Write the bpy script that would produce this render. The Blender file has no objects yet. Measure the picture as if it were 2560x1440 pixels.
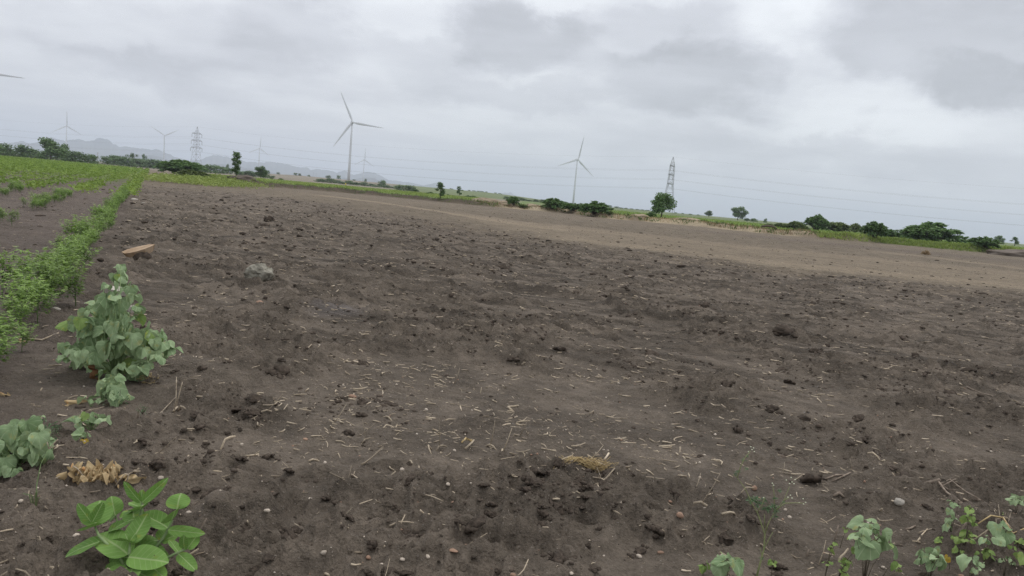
import bpy, bmesh, math, random
import numpy as np
from mathutils import Vector, Matrix

random.seed(7)
RNG = np.random.default_rng(7)
scene = bpy.context.scene
COL = scene.collection

# ------------------------------------------------------------------ camera
CAM_H = 1.5
FPX = 1900.0                       # focal length in pixels of a 2560 wide frame
PITCH = math.atan(224.0 / FPX)
ROLL = math.radians(5.13)
_f = Vector((0, math.cos(PITCH), -math.sin(PITCH)))
_u0 = Vector((0, math.sin(PITCH), math.cos(PITCH)))
_r0 = Vector((1, 0, 0))
_r = _r0 * math.cos(ROLL) + _u0 * math.sin(ROLL)
_u = -_r0 * math.sin(ROLL) + _u0 * math.cos(ROLL)
cam_data = bpy.data.cameras.new("camera")
cam = bpy.data.objects.new("camera", cam_data)
COL.objects.link(cam)
cam.matrix_world = Matrix(((_r.x, _u.x, -_f.x, 0), (_r.y, _u.y, -_f.y, 0), (_r.z, _u.z, -_f.z, CAM_H), (0, 0, 0, 1)))
cam_data.sensor_width = 36.0
cam_data.lens = 36.0 * FPX / 2560.0
cam_data.clip_start = 0.05
cam_data.clip_end = 60000
scene.camera = cam

# ------------------------------------------------------------------ light, sky, exposure
SUN_EL, SUN_AZ = math.radians(58), math.radians(35)
world = bpy.data.worlds.new("World")
scene.world = world
world.use_nodes = True
scene.view_settings.view_transform = 'Standard'
scene.view_settings.look = 'None'
scene.view_settings.exposure = 0.32
scene.view_settings.gamma = 1.0
scene.view_settings.use_curve_mapping = False
scene.render.engine = 'CYCLES'
scene.cycles.use_denoising = True
scene.cycles.denoiser = 'OPENIMAGEDENOISE'
scene.cycles.denoising_input_passes = 'RGB_ALBEDO_NORMAL'
scene.cycles.denoising_prefilter = 'NONE'
scene.cycles.max_bounces = 6
scene.cycles.diffuse_bounces = 3
scene.cycles.glossy_bounces = 2
scene.cycles.transmission_bounces = 3
scene.cycles.volume_bounces = 2
scene.cycles.sample_clamp_indirect = 4.0

sun_data = bpy.data.lights.new("sun", 'SUN')
sun_data.energy = 0.8
sun_data.angle = math.radians(20)
sun_data.color = (1.0, 0.965, 0.92)
sun = bpy.data.objects.new("sun", sun_data)
COL.objects.link(sun)
_sd = Vector((math.sin(SUN_AZ) * math.cos(SUN_EL), math.cos(SUN_AZ) * math.cos(SUN_EL), math.sin(SUN_EL)))
sun.rotation_euler = (-_sd).to_track_quat('-Z', 'Y').to_euler()
sun.location = _sd * 200


def pix_dir(px, py):
    d = _f + _r * ((px - 1280.0) / FPX) + _u * (-(py - 720.0) / FPX)
    return d.normalized()


def horizon(px):
    return 495.1 + (px - 1280.0) * math.tan(ROLL)


def build_sky():
    nt = world.node_tree
    N, L = nt.nodes, nt.links
    N.clear()
    out = N.new("ShaderNodeOutputWorld")
    sky = N.new("ShaderNodeTexSky")
    sky.sky_type = 'NISHITA'
    sky.sun_disc = False
    sky.sun_elevation = SUN_EL
    sky.sun_rotation = SUN_AZ
    bg1 = N.new("ShaderNodeBackground")
    bg1.inputs[1].default_value = 0.1
    L.new(sky.outputs[0], bg1.inputs[0])
    tc = N.new("ShaderNodeTexCoord")

    def math_(op, a, b=None, clamp=False):
        m = N.new("ShaderNodeMath")
        m.operation = op
        m.use_clamp = clamp
        for i, v in enumerate((a, b)):
            if v is None:
                continue
            if isinstance(v, (int, float)):
                m.inputs[i].default_value = v
            else:
                L.new(v, m.inputs[i])
        return m.outputs[0]

    def vmath(op, a, b=None):
        m = N.new("ShaderNodeVectorMath")
        m.operation = op
        for i, v in enumerate((a, b)):
            if v is None:
                continue
            if isinstance(v, tuple):
                m.inputs[i].default_value = v
            else:
                L.new(v, m.inputs[i])
        return m.outputs[0] if op != 'LENGTH' else m.outputs['Value']

    def noise(vec, scale, detail, rough, distort=0.0):
        n = N.new("ShaderNodeTexNoise")
        n.inputs['Scale'].default_value = scale
        n.inputs['Detail'].default_value = detail
        n.inputs['Roughness'].default_value = rough
        n.inputs['Distortion'].default_value = distort
        L.new(vec, n.inputs['Vector'])
        return n

    def maprange(v, a, b, c, d, smooth=True):
        m = N.new("ShaderNodeMapRange")
        m.interpolation_type = 'SMOOTHSTEP' if smooth else 'LINEAR'
        L.new(v, m.inputs[0])
        for i, x in enumerate((a, b, c, d)):
            m.inputs[i + 1].default_value = x
        return m.outputs[0]

    dirv = tc.outputs['Generated']
    sep = N.new("ShaderNodeSeparateXYZ")
    L.new(dirv, sep.inputs[0])
    z = math_('MAXIMUM', sep.outputs[2], 0.0)
    zz = math_('ADD', z, 0.10)
    cmb = N.new("ShaderNodeCombineXYZ")
    L.new(math_('DIVIDE', sep.outputs[0], zz), cmb.inputs[0])
    L.new(math_('DIVIDE', sep.outputs[1], zz), cmb.inputs[1])
    plane = cmb.outputs[0]
    # drifting cloud base seen as a layer overhead
    n1 = noise(plane, 0.75, 7, 0.55, 0.35)
    n2 = noise(vmath('ADD', plane, (13.0, 4.0, 0.0)), 2.2, 5, 0.55, 0.2)
    lay = math_('ADD', math_('MULTIPLY', n1.outputs[0], 0.75), math_('MULTIPLY', n2.outputs[0], 0.25))
    lay = maprange(lay, 0.36, 0.64, -1.0, 1.0)
    # wobble of the directions for the larger single clouds
    sq = N.new("ShaderNodeMapping")
    sq.inputs['Scale'].default_value = (1.0, 1.0, 1.7)
    L.new(dirv, sq.inputs[0])
    w1 = noise(sq.outputs[0], 9.0, 6, 0.6, 0.2)
    wob = vmath('MULTIPLY', vmath('SUBTRACT', w1.outputs['Color'], (0.5, 0.5, 0.5)), (0.17, 0.17, 0.13))
    dd = vmath('ADD', dirv, wob)
    clouds = [  # centre px, half sizes px, amount (+ bright / - dark)
        (430, 100, 300, 90, -0.50), (735, 80, 160, 90, -0.60), (1290, 95, 200, 85, -1.0), (1640, 90, 220, 75, -0.45),
        (1720, 205, 270, 85, -0.95), (1320, 250, 270, 42, -0.50), (2400, 110, 370, 130, -0.95), (2520, 200, 190, 60, -0.6),
        (1050, 150, 190, 70, -0.25), (1950, 380, 450, 55, -0.45), (600, 200, 320, 50, -0.28), (1250, 390, 260, 40, -0.2), (300, 160, 200, 40, -0.25), (2300, -150, 420, 130, -0.5),
        (1500, -260, 420, 140, -0.45), (500, -240, 420, 120, -0.4),
        (990, 30, 170, 60, 0.38), (1950, 70, 150, 90, 0.52), (1980, 185, 120, 45, 0.42), (1350, -40, 500, 50, 0.30),
        (2180, 285, 240, 70, 0.40), (130, 30, 220, 60, 0.30), (1090, 330, 300, 60, 0.12), (2060, 20, 110, 60, 0.35), (950, -160, 300, 80, 0.3),
    ]
    acc = math_('MULTIPLY', lay, 0.34)
    for (cx, cy, hx, hy, amt) in clouds:
        c = pix_dir(cx, cy)
        mp = N.new("ShaderNodeMapping")
        mp.vector_type = 'TEXTURE'
        mp.inputs['Location'].default_value = c
        mp.inputs['Rotation'].default_value = (0, 0, -math.atan2(c.x, c.y))
        mp.inputs['Scale'].default_value = (hx / FPX, hx / FPX, hy / FPX)
        L.new(dd, mp.inputs[0])
        ln = vmath('LENGTH', mp.outputs[0])
        acc = math_('ADD', acc, maprange(ln, 0.54, 1.20, amt, 0.0))
    # base grey, a little brighter overhead
    base = maprange(z, 0.0, 0.75, 0.58, 0.92, False)
    lum = math_('MULTIPLY', base, math_('ADD', math_('MULTIPLY', acc, 0.30), 1.05))
    ramp = N.new("ShaderNodeMix")
    ramp.data_type = 'RGBA'
    ramp.inputs[6].default_value = (0.962, 0.982, 1.055, 1)
    ramp.inputs[7].default_value = (0.975, 1.0, 1.035, 1)
    L.new(maprange(acc, -0.8, 0.8, 0.0, 1.0), ramp.inputs[0])
    cc = N.new("ShaderNodeCombineColor")
    for i in range(3):
        L.new(lum, cc.inputs[i])
    mul = N.new("ShaderNodeMix")
    mul.data_type = 'RGBA'
    mul.blend_type = 'MULTIPLY'
    mul.inputs[0].default_value = 1.0
    L.new(cc.outputs[0], mul.inputs[6])
    L.new(ramp.outputs[2], mul.inputs[7])
    bg2 = N.new("ShaderNodeBackground")
    bg2.inputs[1].default_value = 1.0
    L.new(mul.outputs[2], bg2.inputs[0])
    mix = N.new("ShaderNodeMixShader")
    mix.inputs[0].default_value = 0.94
    L.new(bg1.outputs[0], mix.inputs[1])
    L.new(bg2.outputs[0], mix.inputs[2])
    L.new(mix.outputs[0], out.inputs[0])


build_sky()

# ------------------------------------------------------------------ small helpers
def smooth(a, b, x):
    t = np.clip((x - a) / (b - a), 0, 1)
    return t * t * (3 - 2 * t)


def _hash(ix, iy, seed):
    h = (ix.astype(np.int64) * 374761393 + iy.astype(np.int64) * 668265263 + seed * 1442695041) & 0xFFFFFFFF
    h = ((h ^ (h >> 13)) * 1274126177) & 0xFFFFFFFF
    h = h ^ (h >> 16)
    return (h & 0xFFFFFF).astype(np.float64) / float(0xFFFFFF)


def vnoise(x, y, seed=0):
    x = np.asarray(x, float); y = np.asarray(y, float)
    ix, iy = np.floor(x), np.floor(y)
    fx, fy = x - ix, y - iy
    fx = fx * fx * fx * (fx * (fx * 6 - 15) + 10)
    fy = fy * fy * fy * (fy * (fy * 6 - 15) + 10)
    a, b = _hash(ix, iy, seed), _hash(ix + 1, iy, seed)
    c, d = _hash(ix, iy + 1, seed), _hash(ix + 1, iy + 1, seed)
    return (a * (1 - fx) + b * fx) * (1 - fy) + (c * (1 - fx) + d * fx) * fy


def fbm(x, y, seed=0, oct=4, gain=0.5):
    s = 0; a = 1.0; t = 0
    for o in range(oct):
        s = s + a * vnoise(x * (2.03 ** o) + 17.3 * o, y * (2.03 ** o) - 9.1 * o, seed + o)
        t += a; a *= gain
    return s / t


def ground0(px, py):
    """point where the pixel's ray meets the level z = 0"""
    d = pix_dir(px, py)
    t = -CAM_H / d.z
    return Vector((d.x * t, d.y * t, 0))


def bearing(px, dist):
    d = pix_dir(px, horizon(px))
    h = math.hypot(d.x, d.y)
    return d.x / h * dist, d.y / h * dist


def at(px, py, depth):
    """point on the pixel's ray at a distance measured along the view axis"""
    d = pix_dir(px, py)
    return Vector((0, 0, CAM_H)) + d * (depth / d.dot(_f))


def depth_of(p):
    return (Vector(p) - Vector((0, 0, CAM_H))).dot(_f)


# the bank (bund) that closes the ploughed field, as radius against azimuth
_bund_px = [(440, 450), (530, 457), (700, 470), (860, 482), (1000, 495), (1180, 513), (1300, 523), (1420, 534), (1500, 545),
            (1600, 553), (1700, 562), (1800, 572), (1900, 583), (2100, 601), (2200, 608), (2300, 617), (2400, 627), (2560, 640), (3000, 690)]
_bp = [ground0(*p) for p in _bund_px]
BUND_AZ = np.array([math.atan2(p.x, p.y) for p in _bp])
BUND_R = np.array([math.hypot(p.x, p.y) for p in _bp])
AZ_RISE0, AZ_RISE1 = [math.atan2(*bearing(x, 1)) for x in (560, 1430)]


def bund_r(az):
    return np.interp(az, BUND_AZ, BUND_R)


def macro(x, y):
    az = np.arctan2(x, y); r = np.hypot(x, y)
    rb = bund_r(az)
    on = smooth(BUND_AZ[0] - 0.02, BUND_AZ[1] + 0.03, az) * (1 - smooth(0.85, 1.1, az))
    n = fbm(x * 0.35, y * 0.35, 91, 4)
    z = on * (0.42 * smooth(rb - 0.6, rb + 1.6, r + (n - 0.5) * 3.0))
    ridge = np.exp(-((r - rb - 1.8) / 1.6) ** 2) * (0.05 + 0.55 * (n - 0.3).clip(0))
    z = z + on * ridge
    # land swells gently far away between the hills and the field
    rise = smooth(AZ_RISE0 - 0.05, AZ_RISE0 + 0.1, az) * (1 - smooth(AZ_RISE1 - 0.12, AZ_RISE1 + 0.02, az))
    z = z + rise * 5.0 * smooth(380, 1000, r) + 0.3 * smooth(300, 800, r) * on
    return z


ROW_A = ground0(20, 862)
ROW_B = ground0(332, 470)
ROW_D = (ROW_B - ROW_A).normalized()
ROW_N = Vector((-ROW_D.y, ROW_D.x, 0))          # to the left of the first row
FUR_D = (ground0(1900, 640) - ground0(1000, 545)).normalized()
FUR_N = Vector((-FUR_D.y, FUR_D.x, 0))


def row_off(x, y):
    return (x - ROW_A.x) * ROW_N.x + (y - ROW_A.y) * ROW_N.y


# edge between the rough dark ploughing and the paler, finer soil behind it
_dk = [ground0(*p) for p in [(430, 470), (560, 478), (800, 505), (1000, 540), (1200, 575), (1400, 606), (1600, 630), (1800, 655), (2000, 682), (2250, 706), (2560, 735), (3000, 790)]]
DK_AZ = np.array([math.atan2(p.x, p.y) for p in _dk]); DK_R = np.array([math.hypot(p.x, p.y) for p in _dk])


def relief(x, y):
    r = np.hypot(x, y)
    az = np.arctan2(x, y)
    off = row_off(x, y)
    crop = smooth(-0.6, 0.2, off)
    fade = 1 - smooth(45, 90, r)
    dark = 1 - smooth(0.92, 1.08, r / np.interp(az, DK_AZ, DK_R))
    h = (fbm(x * 0.8, y * 0.8, 3, 3) - 0.5) * 0.045
    h = h + (fbm(x * 2.9, y * 2.9, 11, 3) - 0.5) * 0.030 * (1 - 0.5 * crop)
    patch = smooth(0.40, 0.62, fbm(x * 1.1 + 5, y * 1.1, 23, 3)) * (1 - 0.75 * crop) * (0.25 + 0.75 * dark)
    rid = 1 - np.abs(2 * vnoise(x * 9, y * 9, 31) - 1)
    rid2 = 1 - np.abs(2 * vnoise(x * 21, y * 21, 37) - 1)
    near = 1 - smooth(9, 22, r)
    h = h + patch * (0.060 * rid ** 2 * (1 - smooth(18, 40, r)) + 0.030 * rid2 ** 2 * near + 0.05 * (fbm(x * 4.5, y * 4.5, 41, 2) - 0.4))
    lum = smooth(0.52, 0.78, fbm(x * 6.0, y * 6.0, 43, 3))
    h = h + (0.25 + 0.75 * patch) * 0.046 * lum * (1 - smooth(14, 34, r)) * (1 - 0.6 * crop)
    mdist = smooth(12, 24, r)
    h = h + mdist * (0.35 + 0.65 * dark) * 0.060 * smooth(0.48, 0.70, fbm(x * 2.3 + 9, y * 2.3, 45, 3)) * (1 - 0.7 * crop)
    h = h + 0.026 * (fbm(x * 12, y * 12, 47, 3) - 0.5) * near
    # faint furrows left by the harrow
    s = x * FUR_N.x + y * FUR_N.y + 0.5 * (fbm(x * 0.25, y * 0.25, 53, 2) - 0.5)
    t_ = x * FUR_D.x + y * FUR_D.y
    fur = fbm(s * 4.2, t_ * 0.9, 59, 3)
    h = h + (0.020 * np.sin(s * 2 * math.pi / 0.62) * (0.3 + vnoise(x * 0.5, y * 0.5, 57)) + 0.030 * (smooth(0.45, 0.7, fur) - 0.4)) * (1 - 0.8 * crop) * (0.35 + 0.65 * dark) * smooth(2.5, 7, r)
    # big clods near the dark edge
    h = h + dark * 0.05 * smooth(0.55, 0.8, fbm(x * 2.2, y * 2.2, 61, 2)) * smooth(9, 16, r)
    return h * fade


def height(x, y):
    return macro(x, y) + relief(x, y)


def hz(x, y):
    return float(height(np.array([x]), np.array([y]))[0])


def on_ground(px, py):
    p = ground0(px, py)
    for _ in range(4):
        h = hz(p.x, p.y)
        d = pix_dir(px, py)
        t = (h - CAM_H) / d.z
        p = Vector((d.x * t, d.y * t, h))
    p.z = hz(p.x, p.y)
    return p


class Geo:
    def __init__(self):
        self.v = []; self.f = []; self.t = []; self.uv = []; self.n = 0; self.has_uv = False

    def add(self, V, F, tint=None, uv=None):
        V = np.asarray(V, float).reshape(-1, 3)
        self.v.append(V)
        if isinstance(F, np.ndarray):
            F = [F]
        for a in F:
            self.f.append(np.asarray(a, int) + self.n)
        self.t.append(np.full(len(V), 0.5) if tint is None else (np.full(len(V), tint) if np.isscalar(tint) else np.asarray(tint, float)))
        if uv is not None:
            self.has_uv = True
        self.uv.append(np.zeros((len(V), 2)) if uv is None else np.asarray(uv, float))
        self.n += len(V)

    def mesh(self, name, mat, shade=False):
        me = bpy.data.meshes.new(name)
        V = np.concatenate(self.v)
        nl = sum(a.size for a in self.f); nf = sum(len(a) for a in self.f)
        me.vertices.add(len(V)); me.loops.add(nl); me.polygons.add(nf)
        me.vertices.foreach_set("co", V.ravel())
        me.loops.foreach_set("vertex_index", np.concatenate([a.ravel() for a in self.f]))
        tot = np.concatenate([np.full(len(a), a.shape[1]) for a in self.f])
        me.polygons.foreach_set("loop_start", np.concatenate(([0], np.cumsum(tot)[:-1])).astype(np.int32))
        me.update(calc_edges=True)
        if shade:
            me.polygons.foreach_set("use_smooth", np.ones(nf, bool))
        a = me.attributes.new("tint", 'FLOAT', 'POINT')
        a.data.foreach_set("value", np.concatenate(self.t))
        if self.has_uv:
            b = me.attributes.new("leafuv", 'FLOAT2', 'POINT')
            b.data.foreach_set("vector", np.concatenate(self.uv).ravel())
        if mat is not None:
            me.materials.append(mat)
        me.validate()
        return me


def link(name, me, parent=None, loc=None):
    o = bpy.data.objects.new(name, me)
    COL.objects.link(o)
    if parent is not None:
        o.parent = parent
    if loc is not None:
        o.location = loc
    return o


def tag(o, label=None, cat=None, group=None, kind=None):
    if label: o["label"] = label
    if cat: o["category"] = cat
    if group: o["group"] = group
    if kind: o["kind"] = kind
    return o


def thing(name, label, cat, loc=(0, 0, 0), rotz=0.0, group=None):
    o = bpy.data.objects.new(name, None)
    COL.objects.link(o)
    o.location = loc
    o.rotation_euler = (0, 0, rotz)
    o.empty_display_size = 0.1
    return tag(o, label, cat, group)


def tube(pts, radii, sides=6, cap=True):
    P = np.asarray([tuple(p) for p in pts], float)
    n = len(P)
    R = np.full(n, radii) if np.isscalar(radii) else np.asarray(radii, float)
    T = np.gradient(P, axis=0)
    T /= np.linalg.norm(T, axis=1)[:, None] + 1e-12
    ref = np.array([0, 0, 1.0]) if abs(T[0, 2]) < 0.9 else np.array([1.0, 0, 0])
    V = []
    for i in range(n):
        a = np.cross(T[i], ref); a /= np.linalg.norm(a) + 1e-12
        b = np.cross(a, T[i])
        ang = np.arange(sides) * 2 * math.pi / sides
        V.append(P[i] + R[i] * (np.cos(ang)[:, None] * a + np.sin(ang)[:, None] * b))
    V = np.concatenate(V)
    F = []
    for i in range(n - 1):
        for k in range(sides):
            k2 = (k + 1) % sides
            F.append((i * sides + k, i * sides + k2, (i + 1) * sides + k2, (i + 1) * sides + k))
    out = [np.array(F)]
    if cap:
        out.append(np.array([list(range(sides))[::-1], [(n - 1) * sides + k for k in range(sides)]]))
    return V, out


def quads(C, U, W):
    """flat quads from centres, half vectors U and W"""
    V = np.stack([C - U - W, C + U - W, C + U + W, C - U + W], 1).reshape(-1, 3)
    F = np.arange(len(C) * 4).reshape(-1, 4)
    return V, F


def diamonds(C, U, W):
    """leaf shaped (pointed) quads: base, side, tip, side"""
    V = np.stack([C - U, C - 0.1 * U + W, C + U, C - 0.1 * U - W], 1).reshape(-1, 3)
    F = np.arange(len(C) * 4).reshape(-1, 4)
    return V, F


def rand_units(n, rng):
    v = rng.normal(size=(n, 3))
    return v / np.linalg.norm(v, axis=1)[:, None]


# ------------------------------------------------------------------ materials
def new_mat(name):
    m = bpy.data.materials.new(name)
    m.use_nodes = True
    nt = m.node_tree
    b = nt.nodes["Principled BSDF"]
    return m, nt, b


def leaf_mat(name, dark, light, rough=0.55, trans=0.25, spec=0.3, nscale=6.0):
    m, nt, b = new_mat(name)
    N, L = nt.nodes, nt.links
    at_ = N.new("ShaderNodeAttribute"); at_.attribute_name = "tint"
    oi = N.new("ShaderNodeObjectInfo")
    geo = N.new("ShaderNodeTexCoord")
    nz = N.new("ShaderNodeTexNoise"); nz.inputs['Scale'].default_value = nscale; nz.inputs['Detail'].default_value = 3
    L.new(geo.outputs['Object'], nz.inputs['Vector'])
    a = N.new("ShaderNodeMath"); a.operation = 'MULTIPLY_ADD'
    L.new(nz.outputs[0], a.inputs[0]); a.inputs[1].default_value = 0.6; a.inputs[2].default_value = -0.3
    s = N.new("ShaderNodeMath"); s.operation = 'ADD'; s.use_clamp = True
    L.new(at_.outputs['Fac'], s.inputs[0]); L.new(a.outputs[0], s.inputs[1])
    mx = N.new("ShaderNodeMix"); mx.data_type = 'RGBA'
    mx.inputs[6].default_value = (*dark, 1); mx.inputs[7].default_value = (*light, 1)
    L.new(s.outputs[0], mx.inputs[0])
    hsv = N.new("ShaderNodeHueSaturation")
    r = N.new("ShaderNodeMath"); r.operation = 'MULTIPLY_ADD'
    L.new(oi.outputs['Random'], r.inputs[0]); r.inputs[1].default_value = 0.3; r.inputs[2].default_value = 0.85
    L.new(r.outputs[0], hsv.inputs['Value'])
    L.new(mx.outputs[2], hsv.inputs['Color'])
    L.new(hsv.outputs[0], b.inputs['Base Color'])
    b.inputs['Roughness'].default_value = rough
    b.inputs['Specular IOR Level'].default_value = spec
    if trans > 0:
        out = N["Material Output"]
        tr = N.new("ShaderNodeBsdfTranslucent")
        h2 = N.new("ShaderNodeHueSaturation"); h2.inputs['Saturation'].default_value = 1.15; h2.inputs['Value'].default_value = 1.2
        L.new(hsv.outputs[0], h2.inputs['Color']); L.new(h2.outputs[0], tr.inputs[0])
        ms = N.new("ShaderNodeMixShader"); ms.inputs[0].default_value = trans
        L.new(b.outputs[0], ms.inputs[1]); L.new(tr.outputs[0], ms.inputs[2])
        L.new(ms.outputs[0], out.inputs[0])
    return m


def plain_mat(name, c1, c2, rough=0.8, scale=20.0, bump=0.0, spec=0.25, detail=4, metal=0.0, per_object=0.25):
    m, nt, b = new_mat(name)
    N, L = nt.nodes, nt.links
    tcn = N.new("ShaderNodeTexCoord")
    oi = N.new("ShaderNodeObjectInfo")
    at_ = N.new("ShaderNodeAttribute"); at_.attribute_name = "tint"
    nz = N.new("ShaderNodeTexNoise"); nz.inputs['Scale'].default_value = scale; nz.inputs['Detail'].default_value = detail
    L.new(tcn.outputs['Object'], nz.inputs['Vector'])
    mr = N.new("ShaderNodeMapRange"); mr.inputs[1].default_value = 0.3; mr.inputs[2].default_value = 0.7
    L.new(nz.outputs[0], mr.inputs[0])
    mx = N.new("ShaderNodeMix"); mx.data_type = 'RGBA'
    mx.inputs[6].default_value = (*c1, 1); mx.inputs[7].default_value = (*c2, 1)
    L.new(mr.outputs[0], mx.inputs[0])
    hsv = N.new("ShaderNodeHueSaturation")
    r = N.new("ShaderNodeMath"); r.operation = 'MULTIPLY_ADD'
    L.new(oi.outputs['Random'], r.inputs[0]); r.inputs[1].default_value = per_object; r.inputs[2].default_value = 0.5 - per_object / 2
    r2 = N.new("ShaderNodeMath"); r2.operation = 'ADD'
    L.new(r.outputs[0], r2.inputs[0]); L.new(at_.outputs['Fac'], r2.inputs[1])
    L.new(r2.outputs[0], hsv.inputs['Value'])
    L.new(mx.outputs[2], hsv.inputs['Color'])
    L.new(hsv.outputs[0], b.inputs['Base Color'])
    b.inputs['Roughness'].default_value = rough
    b.inputs['Specular IOR Level'].default_value = spec
    b.inputs['Metallic'].default_value = metal
    if bump > 0:
        bp = N.new("ShaderNodeBump"); bp.inputs['Strength'].default_value = bump; bp.inputs['Distance'].default_value = 0.01
        L.new(nz.outputs[0], bp.inputs['Height']); L.new(bp.outputs[0], b.inputs['Normal'])
    return m


def broad_leaf_mat(name, dark, light, vein, palmate, rough=0.5, trans=0.2, spot=0.0):
    """broad leaf with pale midrib and side veins laid out in the leaf's own coordinates"""
    m, nt, b = new_mat(name)
    N, L = nt.nodes, nt.links

    def M(op, a, b_=None, clamp=False):
        n = N.new("ShaderNodeMath"); n.operation = op; n.use_clamp = clamp
        for i, v in enumerate((a, b_)):
            if v is None: continue
            if isinstance(v, (int, float)): n.inputs[i].default_value = v
            else: L.new(v, n.inputs[i])
        return n.outputs[0]
    uv = N.new("ShaderNodeAttribute"); uv.attribute_name = "leafuv"
    sep = N.new("ShaderNodeSeparateXYZ"); L.new(uv.outputs['Vector'], sep.inputs[0])
    x, y = sep.outputs[0], sep.outputs[1]
    ax = M('ABSOLUTE', x)
    if palmate:
        ang = M('ARCTAN2', ax, M('ADD', y, 0.02))
        ph = M('MULTIPLY', ang, 2 * math.pi / 0.62)
        lines = M('COSINE', ph)
        lines = N_map(N, L, lines, 0.90, 1.0)
    else:
        mid = N_map(N, L, ax, 0.035, 0.008)
        ph = M('MULTIPLY', M('SUBTRACT', y, M('MULTIPLY', ax, 0.75)), 2 * math.pi / 0.145)
        sv = N_map(N, L, M('COSINE', ph), 0.90, 1.0)
        lines = M('MAXIMUM', mid, M('MULTIPLY', sv, 0.55))
    tcn = N.new("ShaderNodeTexCoord")
    nz = N.new("ShaderNodeTexNoise"); nz.inputs['Scale'].default_value = 4.0; nz.inputs['Detail'].default_value = 5
    L.new(tcn.outputs['Object'], nz.inputs['Vector'])
    oi = N.new("ShaderNodeObjectInfo")
    s = M('ADD', M('MULTIPLY', nz.outputs[0], 0.7), M('MULTIPLY', oi.outputs['Random'], 0.7))
    s = M('SUBTRACT', s, 0.2, True)
    mx = N.new("ShaderNodeMix"); mx.data_type = 'RGBA'
    mx.inputs[6].default_value = (*dark, 1); mx.inputs[7].default_value = (*light, 1)
    L.new(s, mx.inputs[0])
    mv = N.new("ShaderNodeMix"); mv.data_type = 'RGBA'
    mv.inputs[7].default_value = (*vein, 1)
    L.new(mx.outputs[2], mv.inputs[6]); L.new(M('MULTIPLY', lines, 0.6), mv.inputs[0])
    # blemishes: brown specks and a yellowing patch, each leaf in its own place
    sv_ = N.new("ShaderNodeVectorMath"); sv_.operation = 'ADD'
    cx_ = N.new("ShaderNodeCombineXYZ"); L.new(M('MULTIPLY', oi.outputs['Random'], 37.0), cx_.inputs[0]); L.new(M('MULTIPLY', oi.outputs['Random'], 91.0), cx_.inputs[1])
    L.new(uv.outputs['Vector'], sv_.inputs[0]); L.new(cx_.outputs[0], sv_.inputs[1])
    vsp = N.new("ShaderNodeTexVoronoi"); vsp.inputs['Scale'].default_value = 9.0; L.new(sv_.outputs[0], vsp.inputs['Vector'])
    sps = N.new("ShaderNodeSeparateColor"); L.new(vsp.outputs['Color'], sps.inputs[0])
    speck = M('MULTIPLY', N_map(N, L, vsp.outputs['Distance'], 0.22, 0.10), N_map(N, L, sps.outputs[0], 0.86, 0.90))
    ny = N.new("ShaderNodeTexNoise"); ny.inputs['Scale'].default_value = 2.2; ny.inputs['Detail'].default_value = 4; L.new(sv_.outputs[0], ny.inputs['Vector'])
    my = N.new("ShaderNodeMix"); my.data_type = 'RGBA'; my.inputs[7].default_value = (dark[0] * 2.2 + 0.06, dark[1] * 1.45, dark[2] * 0.9, 1)
    L.new(M('MULTIPLY', N_map(N, L, ny.outputs[0], 0.56, 0.74), 0.6), my.inputs[0]); L.new(mv.outputs[2], my.inputs[6])
    mb = N.new("ShaderNodeMix"); mb.data_type = 'RGBA'; mb.inputs[7].default_value = (0.10, 0.075, 0.04, 1)
    L.new(M('MULTIPLY', speck, 0.75), mb.inputs[0]); L.new(my.outputs[2], mb.inputs[6])
    mv = mb
    L.new(mv.outputs[2], b.inputs['Base Color'])
    b.inputs['Roughness'].default_value = rough
    b.inputs['Specular IOR Level'].default_value = 0.18
    bp = N.new("ShaderNodeBump"); bp.inputs['Strength'].default_value = 0.35; bp.inputs['Distance'].default_value = 0.004
    hsum = M('SUBTRACT', M('MULTIPLY', nz.outputs[0], 0.4), M('MULTIPLY', lines, 0.6))
    L.new(hsum, bp.inputs['Height']); L.new(bp.outputs[0], b.inputs['Normal'])
    out = N["Material Output"]
    tr = N.new("ShaderNodeBsdfTranslucent"); L.new(mv.outputs[2], tr.inputs[0])
    ms = N.new("ShaderNodeMixShader"); ms.inputs[0].default_value = trans
    L.new(b.outputs[0], ms.inputs[1]); L.new(tr.outputs[0], ms.inputs[2]); L.new(ms.outputs[0], out.inputs[0])
    return m


def N_map(N, L, v, a, b):
    m = N.new("ShaderNodeMapRange"); m.interpolation_type = 'SMOOTHSTEP'
    L.new(v, m.inputs[0])
    lo, hi = (a, b)
    if lo < hi:
        m.inputs[1].default_value = lo; m.inputs[2].default_value = hi
        m.inputs[3].default_value = 0; m.inputs[4].default_value = 1
    else:
        m.inputs[1].default_value = hi; m.inputs[2].default_value = lo
        m.inputs[3].default_value = 1; m.inputs[4].default_value = 0
    return m.outputs[0]


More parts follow.
